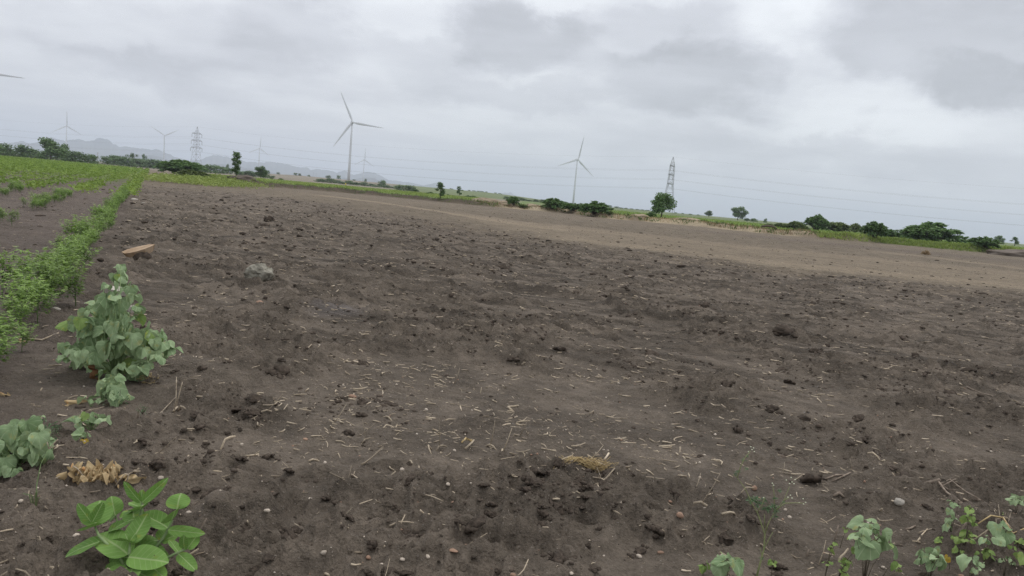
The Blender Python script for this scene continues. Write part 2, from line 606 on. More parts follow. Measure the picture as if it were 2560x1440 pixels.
def ground_mat():
    m, nt, b = new_mat("soil")
    N, L = nt.nodes, nt.links

    def M(op, a, b_=None, clamp=False):
        n = N.new("ShaderNodeMath"); n.operation = op; n.use_clamp = clamp
        for i, v in enumerate((a, b_)):
            if v is None: continue
            if isinstance(v, (int, float)): n.inputs[i].default_value = v
            else: L.new(v, n.inputs[i])
        return n.outputs[0]
    ca = N.new("ShaderNodeAttribute"); ca.attribute_name = "albedo"
    sa = N.new("ShaderNodeAttribute"); sa.attribute_name = "soilness"
    tcn = N.new("ShaderNodeTexCoord")
    P = tcn.outputs['Object']

    def nz(scale, detail=4, rough=0.55):
        n = N.new("ShaderNodeTexNoise"); n.inputs['Scale'].default_value = scale
        n.inputs['Detail'].default_value = detail; n.inputs['Roughness'].default_value = rough
        L.new(P, n.inputs['Vector']); return n.outputs[0]
    big, midn, fine, gr = nz(0.9, 5), nz(7.0, 6, 0.65), nz(55.0, 5, 0.7), nz(190.0, 3, 0.6)
    v = M('ADD', M('MULTIPLY', N_map(N, L, big, 0.3, 0.7), 0.16), M('MULTIPLY', N_map(N, L, midn, 0.28, 0.72), 0.42))
    v = M('ADD', v, M('MULTIPLY', N_map(N, L, fine, 0.25, 0.75), 0.40))
    v = M('ADD', v, M('MULTIPLY', gr, 0.2))
    v = M('ADD', v, 0.40)
    # harrow lines: long thin bands of darker and paler earth along the working direction
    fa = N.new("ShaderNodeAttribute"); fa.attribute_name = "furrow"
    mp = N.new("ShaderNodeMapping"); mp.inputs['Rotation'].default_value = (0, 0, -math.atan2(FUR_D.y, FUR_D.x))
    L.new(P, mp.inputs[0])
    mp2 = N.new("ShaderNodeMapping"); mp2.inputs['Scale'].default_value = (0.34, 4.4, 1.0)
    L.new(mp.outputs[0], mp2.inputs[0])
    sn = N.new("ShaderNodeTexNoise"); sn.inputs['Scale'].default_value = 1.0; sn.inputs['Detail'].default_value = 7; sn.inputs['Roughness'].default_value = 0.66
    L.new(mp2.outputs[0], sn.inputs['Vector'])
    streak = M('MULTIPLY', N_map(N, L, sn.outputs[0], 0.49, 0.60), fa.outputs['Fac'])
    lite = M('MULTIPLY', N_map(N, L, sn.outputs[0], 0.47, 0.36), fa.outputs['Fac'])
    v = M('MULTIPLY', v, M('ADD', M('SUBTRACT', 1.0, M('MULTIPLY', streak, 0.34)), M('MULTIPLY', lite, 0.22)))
    mul = N.new("ShaderNodeMix"); mul.data_type = 'RGBA'; mul.blend_type = 'MULTIPLY'; mul.inputs[0].default_value = 1
    cc = N.new("ShaderNodeCombineColor")
    for i in range(3): L.new(v, cc.inputs[i])
    L.new(ca.outputs['Color'], mul.inputs[6]); L.new(cc.outputs[0], mul.inputs[7])
    # pale grit in the earth
    vo = N.new("ShaderNodeTexVoronoi"); vo.inputs['Scale'].default_value = 55.0
    L.new(P, vo.inputs['Vector'])
    sepc = N.new("ShaderNodeSeparateColor"); L.new(vo.outputs['Color'], sepc.inputs[0])
    dot = M('MULTIPLY', N_map(N, L, vo.outputs['Distance'], 0.30, 0.18), N_map(N, L, sepc.outputs[0], 0.80, 0.84))
    vo2 = N.new("ShaderNodeTexVoronoi"); vo2.inputs['Scale'].default_value = 130.0
    L.new(P, vo2.inputs['Vector'])
    sep2 = N.new("ShaderNodeSeparateColor"); L.new(vo2.outputs['Color'], sep2.inputs[0])
    dot2 = M('MULTIPLY', N_map(N, L, vo2.outputs['Distance'], 0.36, 0.22), N_map(N, L, sep2.outputs[1], 0.82, 0.86))
    grit = M('MULTIPLY', M('MAXIMUM', dot, dot2), sa.outputs['Fac'])
    mg = N.new("ShaderNodeMix"); mg.data_type = 'RGBA'
    mg.inputs[7].default_value = (0.30, 0.255, 0.21, 1)
    L.new(M('MULTIPLY', grit, 0.75), mg.inputs[0]); L.new(mul.outputs[2], mg.inputs[6])
    L.new(mg.outputs[2], b.inputs['Base Color'])
    b.inputs['Roughness'].default_value = 0.92
    b.inputs['Specular IOR Level'].default_value = 0.15
    def crumbs(scale, lo_):
        w = N.new("ShaderNodeTexVoronoi"); w.inputs['Scale'].default_value = scale; w.inputs['Randomness'].default_value = 1.0
        L.new(P, w.inputs['Vector'])
        sc = N.new("ShaderNodeSeparateColor"); L.new(w.outputs['Color'], sc.inputs[0])
        amp = N_map(N, L, sc.outputs[2], lo_, 1.0)
        return M('MULTIPLY', M('SUBTRACT', 0.75, w.outputs['Distance']), amp)
    cr = M('ADD', M('MULTIPLY', crumbs(24.0, 0.35), 0.9), M('MULTIPLY', crumbs(70.0, 0.2), 0.45))
    h = M('ADD', M('MULTIPLY', midn, 1.3), M('MULTIPLY', fine, 0.6))
    h = M('ADD', h, cr)
    h = M('ADD', h, M('MULTIPLY', streak, 0.8))
    h = M('ADD', h, M('MULTIPLY', gr, 0.22))
    h = M('ADD', h, M('MULTIPLY', grit, 0.12))
    bp = N.new("ShaderNodeBump"); bp.inputs['Strength'].default_value = 1.0; bp.inputs['Distance'].default_value = 0.045
    L.new(h, bp.inputs['Height']); L.new(bp.outputs[0], b.inputs['Normal'])
    return m


MAT = {}
MAT['soil'] = ground_mat()
MAT['clod'] = plain_mat("clod_earth", (0.040, 0.032, 0.025), (0.105, 0.082, 0.064), 0.97, 3.0, 1.0, 0.08, 8)
MAT['straw'] = plain_mat("straw", (0.25, 0.195, 0.13), (0.54, 0.45, 0.335), 0.8, 30, 0.0, 0.25, 3, per_object=0.7)
MAT['straw_gold'] = plain_mat("golden_straw", (0.40, 0.28, 0.12), (0.60, 0.46, 0.24), 0.7, 60, 0.0, 0.3, 3)
MAT['twig'] = plain_mat("dry_twig", (0.16, 0.12, 0.09), (0.34, 0.28, 0.22), 0.85, 40, 0.3, 0.15, 4)
MAT['pebble'] = plain_mat("pebble", (0.36, 0.29, 0.22), (0.55, 0.48, 0.40), 0.85, 35, 0.3, 0.2, 4, per_object=0.5)
MAT['pebble_red'] = plain_mat("reddish_pebble", (0.26, 0.155, 0.105), (0.40, 0.27, 0.19), 0.85, 35, 0.3, 0.2, 4, per_object=0.4)
MAT['rock_grey'] = plain_mat("lichen_rock", (0.13, 0.12, 0.095), (0.37, 0.345, 0.28), 0.95, 1.7, 1.0, 0.1, 8)
MAT['rock_white'] = plain_mat("pale_rock", (0.36, 0.325, 0.275), (0.52, 0.475, 0.41), 0.9, 14, 0.4, 0.15, 6)
MAT['rock_tan'] = plain_mat("tan_rock", (0.30, 0.20, 0.12), (0.50, 0.37, 0.25), 0.9, 2.0, 0.5, 0.15, 6)
MAT['calo'] = broad_leaf_mat("milkweed_leaf", (0.105, 0.205, 0.042), (0.215, 0.370, 0.090), (0.42, 0.52, 0.24), False, 0.58, 0.22)
MAT['abut'] = broad_leaf_mat("mallow_leaf", (0.175, 0.260, 0.120), (0.420, 0.530, 0.300), (0.45, 0.55, 0.34), True, 0.75, 0.22)
MAT['abut_y'] = broad_leaf_mat("mallow_leaf_light", (0.19, 0.29, 0.08), (0.30, 0.40, 0.13), (0.36, 0.45, 0.18), True, 0.65, 0.25)
MAT['leaf_yellow'] = broad_leaf_mat("yellowed_leaf", (0.42, 0.30, 0.05), (0.55, 0.42, 0.08), (0.5, 0.45, 0.15), True, 0.65, 0.25)
MAT['leaf_dry'] = broad_leaf_mat("dry_leaf", (0.38, 0.27, 0.14), (0.62, 0.49, 0.29), (0.46, 0.34, 0.18), False, 0.8, 0.12)
MAT['leaf_brown'] = broad_leaf_mat("brown_leaf", (0.13, 0.065, 0.03), (0.24, 0.13, 0.06), (0.2, 0.11, 0.06), False, 0.8, 0.12)
MAT['stem_green'] = plain_mat("green_stem", (0.14, 0.21, 0.08), (0.25, 0.33, 0.15), 0.6, 30, 0.0)
MAT['mound'] = plain_mat("mound_earth", (0.11, 0.088, 0.070), (0.19, 0.155, 0.125), 0.95, 2.5, 0.8)
MAT['weed_stem'] = plain_mat("weed_stem", (0.15, 0.17, 0.075), (0.25, 0.26, 0.12), 0.7, 30, 0.0)
MAT['stem_dark'] = plain_mat("woody_stem", (0.06, 0.05, 0.035), (0.15, 0.12, 0.08), 0.8, 30, 0.2)
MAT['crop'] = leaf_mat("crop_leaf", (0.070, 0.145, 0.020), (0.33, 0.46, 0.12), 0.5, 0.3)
MAT['crop_far'] = leaf_mat("field_green", (0.085, 0.145, 0.028), (0.29, 0.38, 0.10), 0.7, 0.25, 0.15, 0.35)
MAT['grass'] = leaf_mat("green_grass", (0.12, 0.17, 0.04), (0.32, 0.38, 0.12), 0.7, 0.25, 0.15, 0.5)
MAT['grass_dry'] = leaf_mat("dry_grass", (0.20, 0.145, 0.085), (0.46, 0.36, 0.22), 0.8, 0.2, 0.15, 0.6)
MAT['tree_dark'] = leaf_mat("dark_foliage", (0.042, 0.090, 0.028), (0.150, 0.230, 0.075), 0.6, 0.15, 0.25, 0.6)
MAT['tree_mid'] = leaf_mat("mid_foliage", (0.046, 0.105, 0.030), (0.165, 0.260, 0.080), 0.6, 0.18, 0.25, 0.7)
MAT['tree_light'] = leaf_mat("light_foliage", (0.065, 0.105, 0.030), (0.20, 0.25, 0.08), 0.6, 0.2, 0.25, 0.7)
MAT['bark'] = plain_mat("bark", (0.05, 0.038, 0.028), (0.13, 0.10, 0.075), 0.9, 9, 0.4)
MAT['paint'] = plain_mat("turbine_paint", (0.56, 0.58, 0.60), (0.62, 0.64, 0.66), 0.5, 0.3, 0.0, 0.4)
MAT['steel'] = plain_mat("galvanised_steel", (0.24, 0.25, 0.26), (0.34, 0.35, 0.36), 0.6, 2.0, 0.0, 0.4, 3, 0.3)
MAT['cable'] = plain_mat("cable", (0.26, 0.265, 0.27), (0.32, 0.325, 0.33), 0.6, 0.5)
MAT['hill'] = plain_mat("far_hill", (0.065, 0.085, 0.085), (0.13, 0.14, 0.125), 1.0, 0.006, 0.0, 0.05, 6)
MAT['yellow_cloth'] = plain_mat("yellow_cloth", (0.60, 0.45, 0.05), (0.7, 0.55, 0.08), 0.8, 4)
MAT['flower'] = plain_mat("small_white_flower", (0.62, 0.66, 0.42), (0.75, 0.78, 0.6), 0.7, 90)
MAT['weedleaf'] = leaf_mat("feathery_leaf", (0.07, 0.13, 0.06), (0.17, 0.26, 0.13), 0.6, 0.2)

# ------------------------------------------------------------------ the ground sheet
def az_of_px(px):
    return math.atan2(*bearing(px, 1.0))


def build_ground():
    r0 = 0.7 * 1.0055 ** np.arange(0, int(math.log(14 / 0.7) / math.log(1.0055)))
    r1 = np.concatenate((r0, r0[-1] * 1.009 ** np.arange(1, int(math.log(150 / r0[-1]) / math.log(1.009)))))
    r2 = r1[-1] * 1.03 ** np.arange(1, int(math.log(40000 / r1[-1]) / math.log(1.03)))
    R = np.concatenate((r1, r2))
    a_f = np.radians(np.arange(-46, 46.001, 0.16))
    a_c = np.radians(np.linspace(46, 314, 62)[1:-1])
    A = np.concatenate((a_f, a_c))
    nr, na = len(R), len(A)
    rr, aa = np.meshgrid(R, A, indexing='ij')
    x, y = rr * np.sin(aa), rr * np.cos(aa)
    X, Y = x.ravel(), y.ravel()
    Z = height(X, Y)
    V = np.column_stack((X, Y, Z))
    c = np.array([[0, 0, hz(0, 0)]])
    V = np.concatenate((V, c))
    i = np.arange(nr - 1)[:, None]; j = np.arange(na)[None, :]
    j2 = (j + 1) % na
    F = np.stack(np.broadcast_arrays(i * na + j, i * na + j2, (i + 1) * na + j2, (i + 1) * na + j), -1).reshape(-1, 4)
    jj = np.arange(na)
    T = np.column_stack((np.full(na, nr * na), (jj + 1) % na, jj))
    g = Geo()
    g.add(V, [F[:, ::-1], T[:, ::-1]])
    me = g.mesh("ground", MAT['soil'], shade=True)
    # colour of the earth and of the fields
    x, y = V[:, 0], V[:, 1]
    r = np.hypot(x, y) + 1e-6
    az = np.arctan2(x, y)
    n1 = fbm(x * 0.05, y * 0.05, 71, 4); n2 = fbm(x * 0.4, y * 0.4, 73, 3); n3 = fbm(x * 2.0, y * 2.0, 79, 3)
    dark = np.array([0.162, 0.132, 0.102]); mid = np.array([0.180, 0.145, 0.104]); pale = np.array([0.295, 0.236, 0.166]); grey = np.array([0.155, 0.122, 0.095])
    cropsoil = np.array([0.152, 0.122, 0.100])
    C = np.tile(dark, (len(x), 1))
    dk = np.interp(az, DK_AZ, DK_R)
    k = smooth(0.80, 1.12, r / dk + (n2 - 0.5) * 0.35 + (n3 - 0.5) * 0.15)[:, None]
    farther = smooth(6, 26, r)[:, None] * 0.10
    C = C * (1 + farther)
    C = C * (1 - k) + mid * k
    C = C * (0.86 + 0.28 * smooth(0.3, 0.7, n3))[:, None] * (0.9 + 0.2 * n1)[:, None]
    # darker earth in streaks along the furrows
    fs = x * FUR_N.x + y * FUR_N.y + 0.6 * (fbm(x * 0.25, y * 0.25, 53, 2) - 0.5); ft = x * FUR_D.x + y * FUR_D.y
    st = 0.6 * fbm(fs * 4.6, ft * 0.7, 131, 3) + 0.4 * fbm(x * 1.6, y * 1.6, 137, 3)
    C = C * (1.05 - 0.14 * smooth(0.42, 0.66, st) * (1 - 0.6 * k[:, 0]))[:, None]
    # paler trodden strips crossing the field
    def strip(pts, w0, w1, amt, col=pale):
        nonlocal C
        q = [ground0(*p) for p in pts]
        sa = np.array([math.atan2(p.x, p.y) for p in q]); sr = np.array([math.hypot(p.x, p.y) for p in q])
        rs = np.interp(az, sa, sr)
        inside = smooth(sa[0] - 0.03, sa[0] + 0.05, az) * (1 - smooth(sa[-1] - 0.02, sa[-1] + 0.03, az))
        w = np.interp(az, [sa[0], sa[-1]], [w0, w1])
        d = np.abs((r - rs) / rs + (n2 - 0.5) * 0.05)
        m = inside * (1 - smooth(w * 0.35, w, d)) * amt * (0.65 + 0.5 * n2)
        C = C * (1 - m[:, None]) + col * m[:, None]
    strip([(760, 484), (860, 495), (1000, 514), (1180, 543), (1300, 562), (1420, 577)], 0.05, 0.06, 1.0)
    strip([(1150, 540), (1300, 566), (1500, 590), (1700, 616), (1900, 640), (2150, 665), (2560, 704), (2900, 735)], 0.22, 0.24, 0.50)
    strip([(1150, 535), (1300, 556), (1500, 577), (1700, 600), (1900, 622), (2150, 646), (2560, 686), (2900, 716)], 0.10, 0.12, 0.55)
    strip([(1350, 588), (1500, 607), (1700, 633), (1900, 655), (2200, 684), (2560, 718), (2900, 750)], 0.09, 0.10, 0.8)
    strip([(1700, 572), (1900, 592), (2200, 622), (2560, 655)], 0.09, 0.12, 0.75, grey)
    strip([(2150, 625), (2300, 640), (2560, 672)], 0.05, 0.06, 0.6)
    # pale dried puddle
    pd = ground0(835, 772)
    dpd = np.hypot((x - pd.x) / 0.55, (y - pd.y) / 0.75) + (n3 - 0.5) * 0.8
    m = (1 - smooth(0.2, 0.9, dpd))[:, None] * 0.55
    C = C * (1 - m) + np.array([0.19, 0.168, 0.158]) * m
    # crop field on the left
    off = row_off(x, y)
    m = (smooth(-0.7, 0.1, off) * (1 - smooth(0.0, 1.0, (az > 0.3).astype(float))))[:, None]
    C = C * (1 - m) + cropsoil * (0.85 + 0.4 * n2[:, None]) * m
    m = (smooth(0.0, 1.0, off) * smooth(45, 110, r))[:, None]
    green = np.array([0.135, 0.185, 0.052])
    C = C * (1 - m) + green * m
    # beyond the bund
    rb = bund_r(az)
    on = smooth(BUND_AZ[0] - 0.01, BUND_AZ[1], az)
    beyond = on * smooth(0, 2.0, r - rb)
    bright = np.array([0.165, 0.225, 0.062]); dull = np.array([0.145, 0.175, 0.075]); fallow = np.array([0.215, 0.185, 0.138]); tan = np.array([0.36, 0.29, 0.195])
    fc = np.tile(bright, (len(x), 1))
    w = smooth(az_of_px(1150), az_of_px(1500), az)[:, None]
    fc = fc * (1 - w) + dull * w
    lim = np.interp(az, [az_of_px(530), az_of_px(860), az_of_px(1200), az_of_px(1300), 1.0], [190, 300, 260, 170, 100000])
    w = smooth(0.9, 1.1, r / lim + (n1 - 0.5) * 0.2)[:, None]
    fc = fc * (1 - w) + fallow * (0.8 + 0.5 * n1[:, None]) * w
    w = (smooth(az_of_px(960), az_of_px(1060), az) * smooth(330, 420, r))[:, None]
    fc = fc * (1 - w) + dull * (0.8 + 0.4 * n1[:, None]) * w
    C = C * (1 - beyond[:, None]) + fc * beyond[:, None]
    # bare bank: dark on the left part, straw coloured on the right part
    bank = on * np.exp(-((r - rb - 1.4) / 2.4) ** 4)
    tanw = smooth(az_of_px(1180), az_of_px(1300), az) * (1 - smooth(az_of_px(2080), az_of_px(2250), az)) * (0.35 + 0.9 * smooth(0.35, 0.6, fbm(x * 0.15, y * 0.15, 83, 3)))
    bc = np.array([0.090, 0.069, 0.048])[None, :] * (1 - tanw[:, None]) + tan * tanw[:, None]
    rightgreen = smooth(az_of_px(2080), az_of_px(2250), az)[:, None]
    bc = bc * (1 - rightgreen) + np.array([0.17, 0.19, 0.075]) * rightgreen
    C = C * (1 - bank[:, None]) + bc * bank[:, None]
    # fallow strip behind the crop field on the left, then far mixed land
    m = ((1 - on) * smooth(270, 300, r + (n1 - 0.5) * 40))[:, None]
    C = C * (1 - m) + fallow * m
    m = smooth(1500, 4000, r)[:, None]
    C = C * (1 - m) + np.array([0.13, 0.14, 0.09]) * m
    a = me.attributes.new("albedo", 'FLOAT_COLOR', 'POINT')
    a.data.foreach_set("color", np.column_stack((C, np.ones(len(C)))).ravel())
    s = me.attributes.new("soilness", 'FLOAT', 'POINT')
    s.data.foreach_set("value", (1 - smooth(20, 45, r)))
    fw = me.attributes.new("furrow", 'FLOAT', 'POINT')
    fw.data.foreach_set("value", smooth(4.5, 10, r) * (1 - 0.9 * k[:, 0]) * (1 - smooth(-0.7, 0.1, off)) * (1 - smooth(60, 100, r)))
    o = link("ground", me)
    tag(o, "dark ploughed soil of the field running out to the horizon", None, kind="structure")
    return o


build_ground()

# ------------------------------------------------------------------ far hills
HILL_PROFILE = [(-120, 350), (-60, 352), (0, 356), (20, 358), (52, 350), (75, 358), (100, 352), (127, 343), (145, 344), (165, 352), (190, 346), (215, 352), (235, 350),
                (240, 345), (255, 342), (272, 346), (280, 357), (300, 365), (320, 366), (345, 367), (375, 371), (392, 371), (410, 378), (440, 392), (470, 399), (500, 398),
                (520, 388), (545, 384), (565, 388), (580, 395), (600, 398), (620, 404), (650, 403), (680, 404), (710, 408), (740, 415), (765, 416), (775, 422), (790, 420),
                (820, 425), (840, 430), (858, 423), (870, 431), (885, 435), (900, 431), (915, 427), (935, 430), (955, 440), (970, 448), (1000, 452), (1030, 456), (1060, 462),
                (1075, 459), (1088, 455), (1100, 466), (1130, 474), (1160, 484)]
PEAK_PROFILE = [(1195, 489), (1225, 486), (1240, 488), (1255, 481), (1262, 479.5), (1268, 481.5), (1275, 480), (1290, 489), (1310, 499)]


def build_hill(profile, dist, scale, seed, label, left_extra=0):
    xs = np.array([p[0] for p in profile], float)
    hs = []
    for (px, py) in profile:
        d = pix_dir(px, py)
        hs.append(max(0.0, dist * d.z / math.hypot(d.x, d.y)) * scale)
    pxs = np.linspace(xs[0], xs[-1], 420)
    hh = np.interp(pxs, xs, hs)
    hh = hh * (1 + 0.16 * (fbm(pxs * 0.09, pxs * 0 + seed, seed, 4) - 0.5) * smooth(10, 60, hh))
    azs = np.array([az_of_px(p) for p in pxs])
    if left_extra:
        ea = np.linspace(azs[0] - left_extra, azs[0], 80)[:-1]
        eh = hh[0] * (0.6 + 0.8 * fbm(ea * 40, ea * 0, seed, 4)) * smooth(ea[0], ea[0] + 0.1, ea)
        eh = eh + (hh[0] - eh[-1]) * np.linspace(0, 1, len(ea)) ** 3
        azs = np.concatenate((ea, azs)); hh = np.concatenate((eh, hh))
    nd = 26
    t = np.linspace(-1, 1, nd)
    A, T = np.meshgrid(azs, t, indexing='ij')
    H = np.repeat(hh[:, None], nd, 1)
    Rr = dist + T * 900
    X, Y = np.sin(A) * Rr, np.cos(A) * Rr
    n = fbm(X * 0.004, Y * 0.004, seed, 5)
    prof = np.clip(1 - np.abs(T) ** 1.25, 0, 1)
    gul = 1 - 0.5 * (1 - prof) * 2 * np.abs(n - 0.5) * 2
    Z = H * np.clip(prof * gul + (n - 0.5) * 0.25 * (1 - prof) * prof * 4, 0, 1) - 3
    V = np.column_stack((X.ravel(), Y.ravel(), Z.ravel()))
    na = len(azs)
    i = np.arange(na - 1)[:, None]; j = np.arange(nd - 1)[None, :]
    F = np.stack(np.broadcast_arrays(i * nd + j, (i + 1) * nd + j, (i + 1) * nd + j + 1, i * nd + j + 1), -1).reshape(-1, 4)
    g = Geo(); g.add(V, F)
    o = link("hill", g.mesh("hill", MAT['hill'], True))
    tag(o, label, None, kind="structure")


build_hill(HILL_PROFILE, 7600, 1.0, 201, "hazy blue hill range with a rounded knob behind the left trees", 0.5)
fr = [(x, horizon(x) + (y - horizon(x)) * (0.42 + 0.3 * math.sin(x * 0.017 + 1.3) * math.sin(x * 0.0061))) for x, y in HILL_PROFILE if x < 1100]
build_hill(fr, 5600, 1.0, 233, "lower hazy foothill in front of the knobbed range", 0.3)
build_hill(PEAK_PROFILE, 9500, 1.0, 261, "small faint twin peaked hill on the horizon mid picture")

# ------------------------------------------------------------------ wind turbines
def blade_mesh():
    g = Geo()
    R = 1.0
    st = [0.0, 0.03, 0.07, 0.13, 0.2, 0.32, 0.45, 0.6, 0.75, 0.88, 0.96, 1.0]
    ch = [0.036, 0.036, 0.042, 0.064, 0.074, 0.066, 0.055, 0.043, 0.033, 0.023, 0.014, 0.004]
    th = [0.036, 0.036, 0.034, 0.026, 0.021, 0.016, 0.012, 0.009, 0.006, 0.004, 0.003, 0.001]
    tw = [20, 20, 19, 16, 13, 9, 6, 4, 2, 1, 0, 0]
    n = 12
    V = []
    for s, c, t, w in zip(st, ch, th, tw):
        a = np.arange(n) * 2 * math.pi / n
        x = np.cos(a) * c / 2 + c * 0.12
        y = np.sin(a) * t / 2 * (1 + 0.4 * np.cos(a))
        w = math.radians(w)
        V.append(np.column_stack((x * math.cos(w) - y * math.sin(w), x * math.sin(w) + y * math.cos(w) - 0.03 * s * s, np.full(n, s))))
    V = np.concatenate(V)
    F = []
    for i in range(len(st) - 1):
        for k in range(n):
            F.append((i * n + k, i * n + (k + 1) % n, (i + 1) * n + (k + 1) % n, (i + 1) * n + k))
    g.add(V, [np.array(F), np.array([[(len(st) - 1) * n + k for k in range(n)]])])
    return g.mesh("blade", MAT['paint'], True)


BLADE = blade_mesh()
_g = Geo()
V, F = tube([(0, 0, 0), (0, 0, 0.3), (0, 0, 0.7), (0, 0, 1.0)], [0.0225, 0.0205, 0.0165, 0.0135], 20)
_g.add(V, F)
TOWER = _g.mesh("tower", MAT['paint'], True)


def nacelle_mesh():
    bm = bmesh.new()
    bmesh.ops.create_cube(bm, size=1.0)
    for v in bm.verts:
        v.co.x *= 4.2; v.co.y = v.co.y * 11 + 3.0; v.co.z = v.co.z * 4.4 + 1.6
        if v.co.y > 5 and v.co.z > 2: v.co.z -= 0.5
        if v.co.y > 5 and v.co.z < 2: v.co.z += 0.6
    bmesh.ops.bevel(bm, geom=list(bm.edges), offset=0.7, segments=2, affect='EDGES')
    me = bpy.data.meshes.new("nacelle"); bm.to_mesh(me); bm.free()
    me.materials.append(MAT['paint'])
    at_ = me.attributes.new("tint", 'FLOAT', 'POINT'); at_.data.foreach_set("value", np.full(len(me.vertices), 0.5))
    return me


NACELLE = nacelle_mesh()
_g = Geo()
V, F = tube([(0, -6.2, 1.6), (0, -5.9, 1.6), (0, -5.0, 1.6), (0, -3.6, 1.6), (0, -2.2, 1.6)], [0.3, 1.0, 1.7, 2.0, 2.0], 16)
_g.add(V, F)
HUB = _g.mesh("hub", MAT['paint'], True)


def turbine(px, py_hub, hub_h, blade_len, phase, yaw, label):
    hor = horizon(px)
    d = pix_dir(px, py_hub)
    el = d.z / math.hypot(d.x, d.y)
    base_z = 0.0
    dist = (hub_h - CAM_H) / el
    hx, hy = d.x / math.hypot(d.x, d.y) * dist, d.y / math.hypot(d.x, d.y) * dist
    az = math.atan2(hx, hy)
    gzv = float(macro(np.array([hx]), np.array([hy]))[0])
    t = thing("wind_turbine", label, "wind turbine", (hx, hy, gzv - 0.3), -az + math.radians(yaw), "wind turbines across the plain")
    H = hub_h - 1.6 - gzv + 0.3
    tw = link("tower", TOWER, t); tw.scale = (hub_h, hub_h, H)
    na = link("nacelle", NACELLE, t, (0, 0, H))
    hu = link("hub", HUB, t, (0, 0, H))
    for k in range(3):
        b = link("blade", BLADE, hu, (0, -4.0, 1.6))
        b.rotation_euler = (0, math.radians(phase + 120 * k), 0)
        b.scale = (blade_len * 1.05, blade_len * 1.05, blade_len)
    return t


turbine(880.5, 306, 100, 51, -26, 8, "nearest and largest white wind turbine, standing right of the lattice pylon and sapling")
turbine(1443.5, 399, 100, 55, 9, 28, "white wind turbine behind the round green bushes mid picture")
turbine(167, 315, 98, 46, -1, 0, "small hazy wind turbine behind the broad tree on the left")
turbine(411.5, 339, 98, 47, 61, 0, "hazy wind turbine with two blades raised, just left of the lattice pylon")
turbine(649, 371, 98, 46, 3, 15, "faint wind turbine between the sapling and the largest turbine")
turbine(911, 399.5, 98, 48, 0, 18, "faint small wind turbine just right of the largest turbine")
turbine(-58, 178, 105, 54, 91, 0, "wind turbine of which one blade tip enters at the left edge")

# ------------------------------------------------------------------ pylons and cables
def hw(z):
    return float(np.interp(z, [0, 10, 20, 33.5, 40], [4.6, 3.1, 2.0, 1.55, 0.12]))


def beam(g, a, b, w):
    V, F = tube([a, b], w, 4)
    g.add(V, F)


ARM_Z = (20.9, 27.3, 33.6)
ARM_L = (5.6, 5.3, 5.0)


def pylon_meshes():
    legs = []
    zs = [0, 5, 10, 15, 20.9, 24.1, 27.3, 30.4, 33.6, 36.5, 40]
    for sx, sy in ((1, 1), (1, -1), (-1, -1), (-1, 1)):
        g = Geo()
        V, F = tube([(sx * hw(z), sy * hw(z), z) for z in zs], [0.10] * 5 + [0.08] * 6, 4)
        g.add(V, F); legs.append(g.mesh("leg", MAT['steel']))
    br = Geo()
    for i in range(len(zs) - 1):
        z0, z1 = zs[i], zs[i + 1]
        a0, a1 = hw(z0), hw(z1)
        c0 = [(a0, a0), (a0, -a0), (-a0, -a0), (-a0, a0)]; c1 = [(a1, a1), (a1, -a1), (-a1, -a1), (-a1, a1)]
        for k in range(4):
            k2 = (k + 1) % 4
            beam(br, (*c0[k], z0), (*c1[k2], z1), 0.048)
            beam(br, (*c0[k2], z0), (*c1[k], z1), 0.048)
            beam(br, (*c1[k], z1), (*c1[k2], z1), 0.06 if z1 not in ARM_Z else 0.12)
    arms = []
    for z, l in zip(ARM_Z, ARM_L):
        for s in (-1, 1):
            g = Geo()
            a = hw(z)
            tip = (0, s * (l + a), z + 0.1)
            for sx in (-1, 1):
                beam(g, (sx * a, s * a, z), tip, 0.12)
                beam(g, (sx * hw(z + 1.5), s * hw(z + 1.5), z + 1.5), tip, 0.09)
                for q in (0.3, 0.6):
                    p0 = Vector((sx * a, s * a, z)).lerp(Vector(tip), q); p1 = Vector((sx * hw(z + 1.5), s * hw(z + 1.5), z + 1.5)).lerp(Vector(tip), q)
                    beam(g, p0, p1, 0.06)
            for q in (0.0, 0.3, 0.6):
                p0 = Vector((a, s * a, z)).lerp(Vector(tip), q); p1 = Vector((-a, s * a, z)).lerp(Vector(tip), q)
                beam(g, p0, p1, 0.08)
            arms.append(g.mesh("crossarm", MAT['steel']))
    ins = []
    for z, l in zip(ARM_Z, ARM_L):
        for s in (-1, 1):
            g = Geo()
            y = s * (l + hw(z))
            V, F = tube([(0, y, z), (0, y, z - 0.4), (0, y, z - 3.2)], [0.06, 0.16, 0.16], 6)
            g.add(V, F); ins.append(g.mesh("insulator", MAT['cable']))
    return legs, br.mesh("bracing", MAT['steel']), arms, ins


PYL = pylon_meshes()


def pylon(x, y, rot, label, full=True, s=1.0):
    z = float(macro(np.array([x]), np.array([y]))[0])
    t = thing("lattice_pylon", label, "pylon", (x, y, z - 0.2), rot, "lattice pylons of the power line")
    t.scale = (s, s, s)
    for m in PYL[0]: link("leg", m, t)
    link("bracing", PYL[1], t)
    for k, m in enumerate(PYL[2]):
        ca = link("crossarm", m, t)
        if full: link("insulator", PYL[3][k], ca)
    return Vector((x, y, z - 0.2))


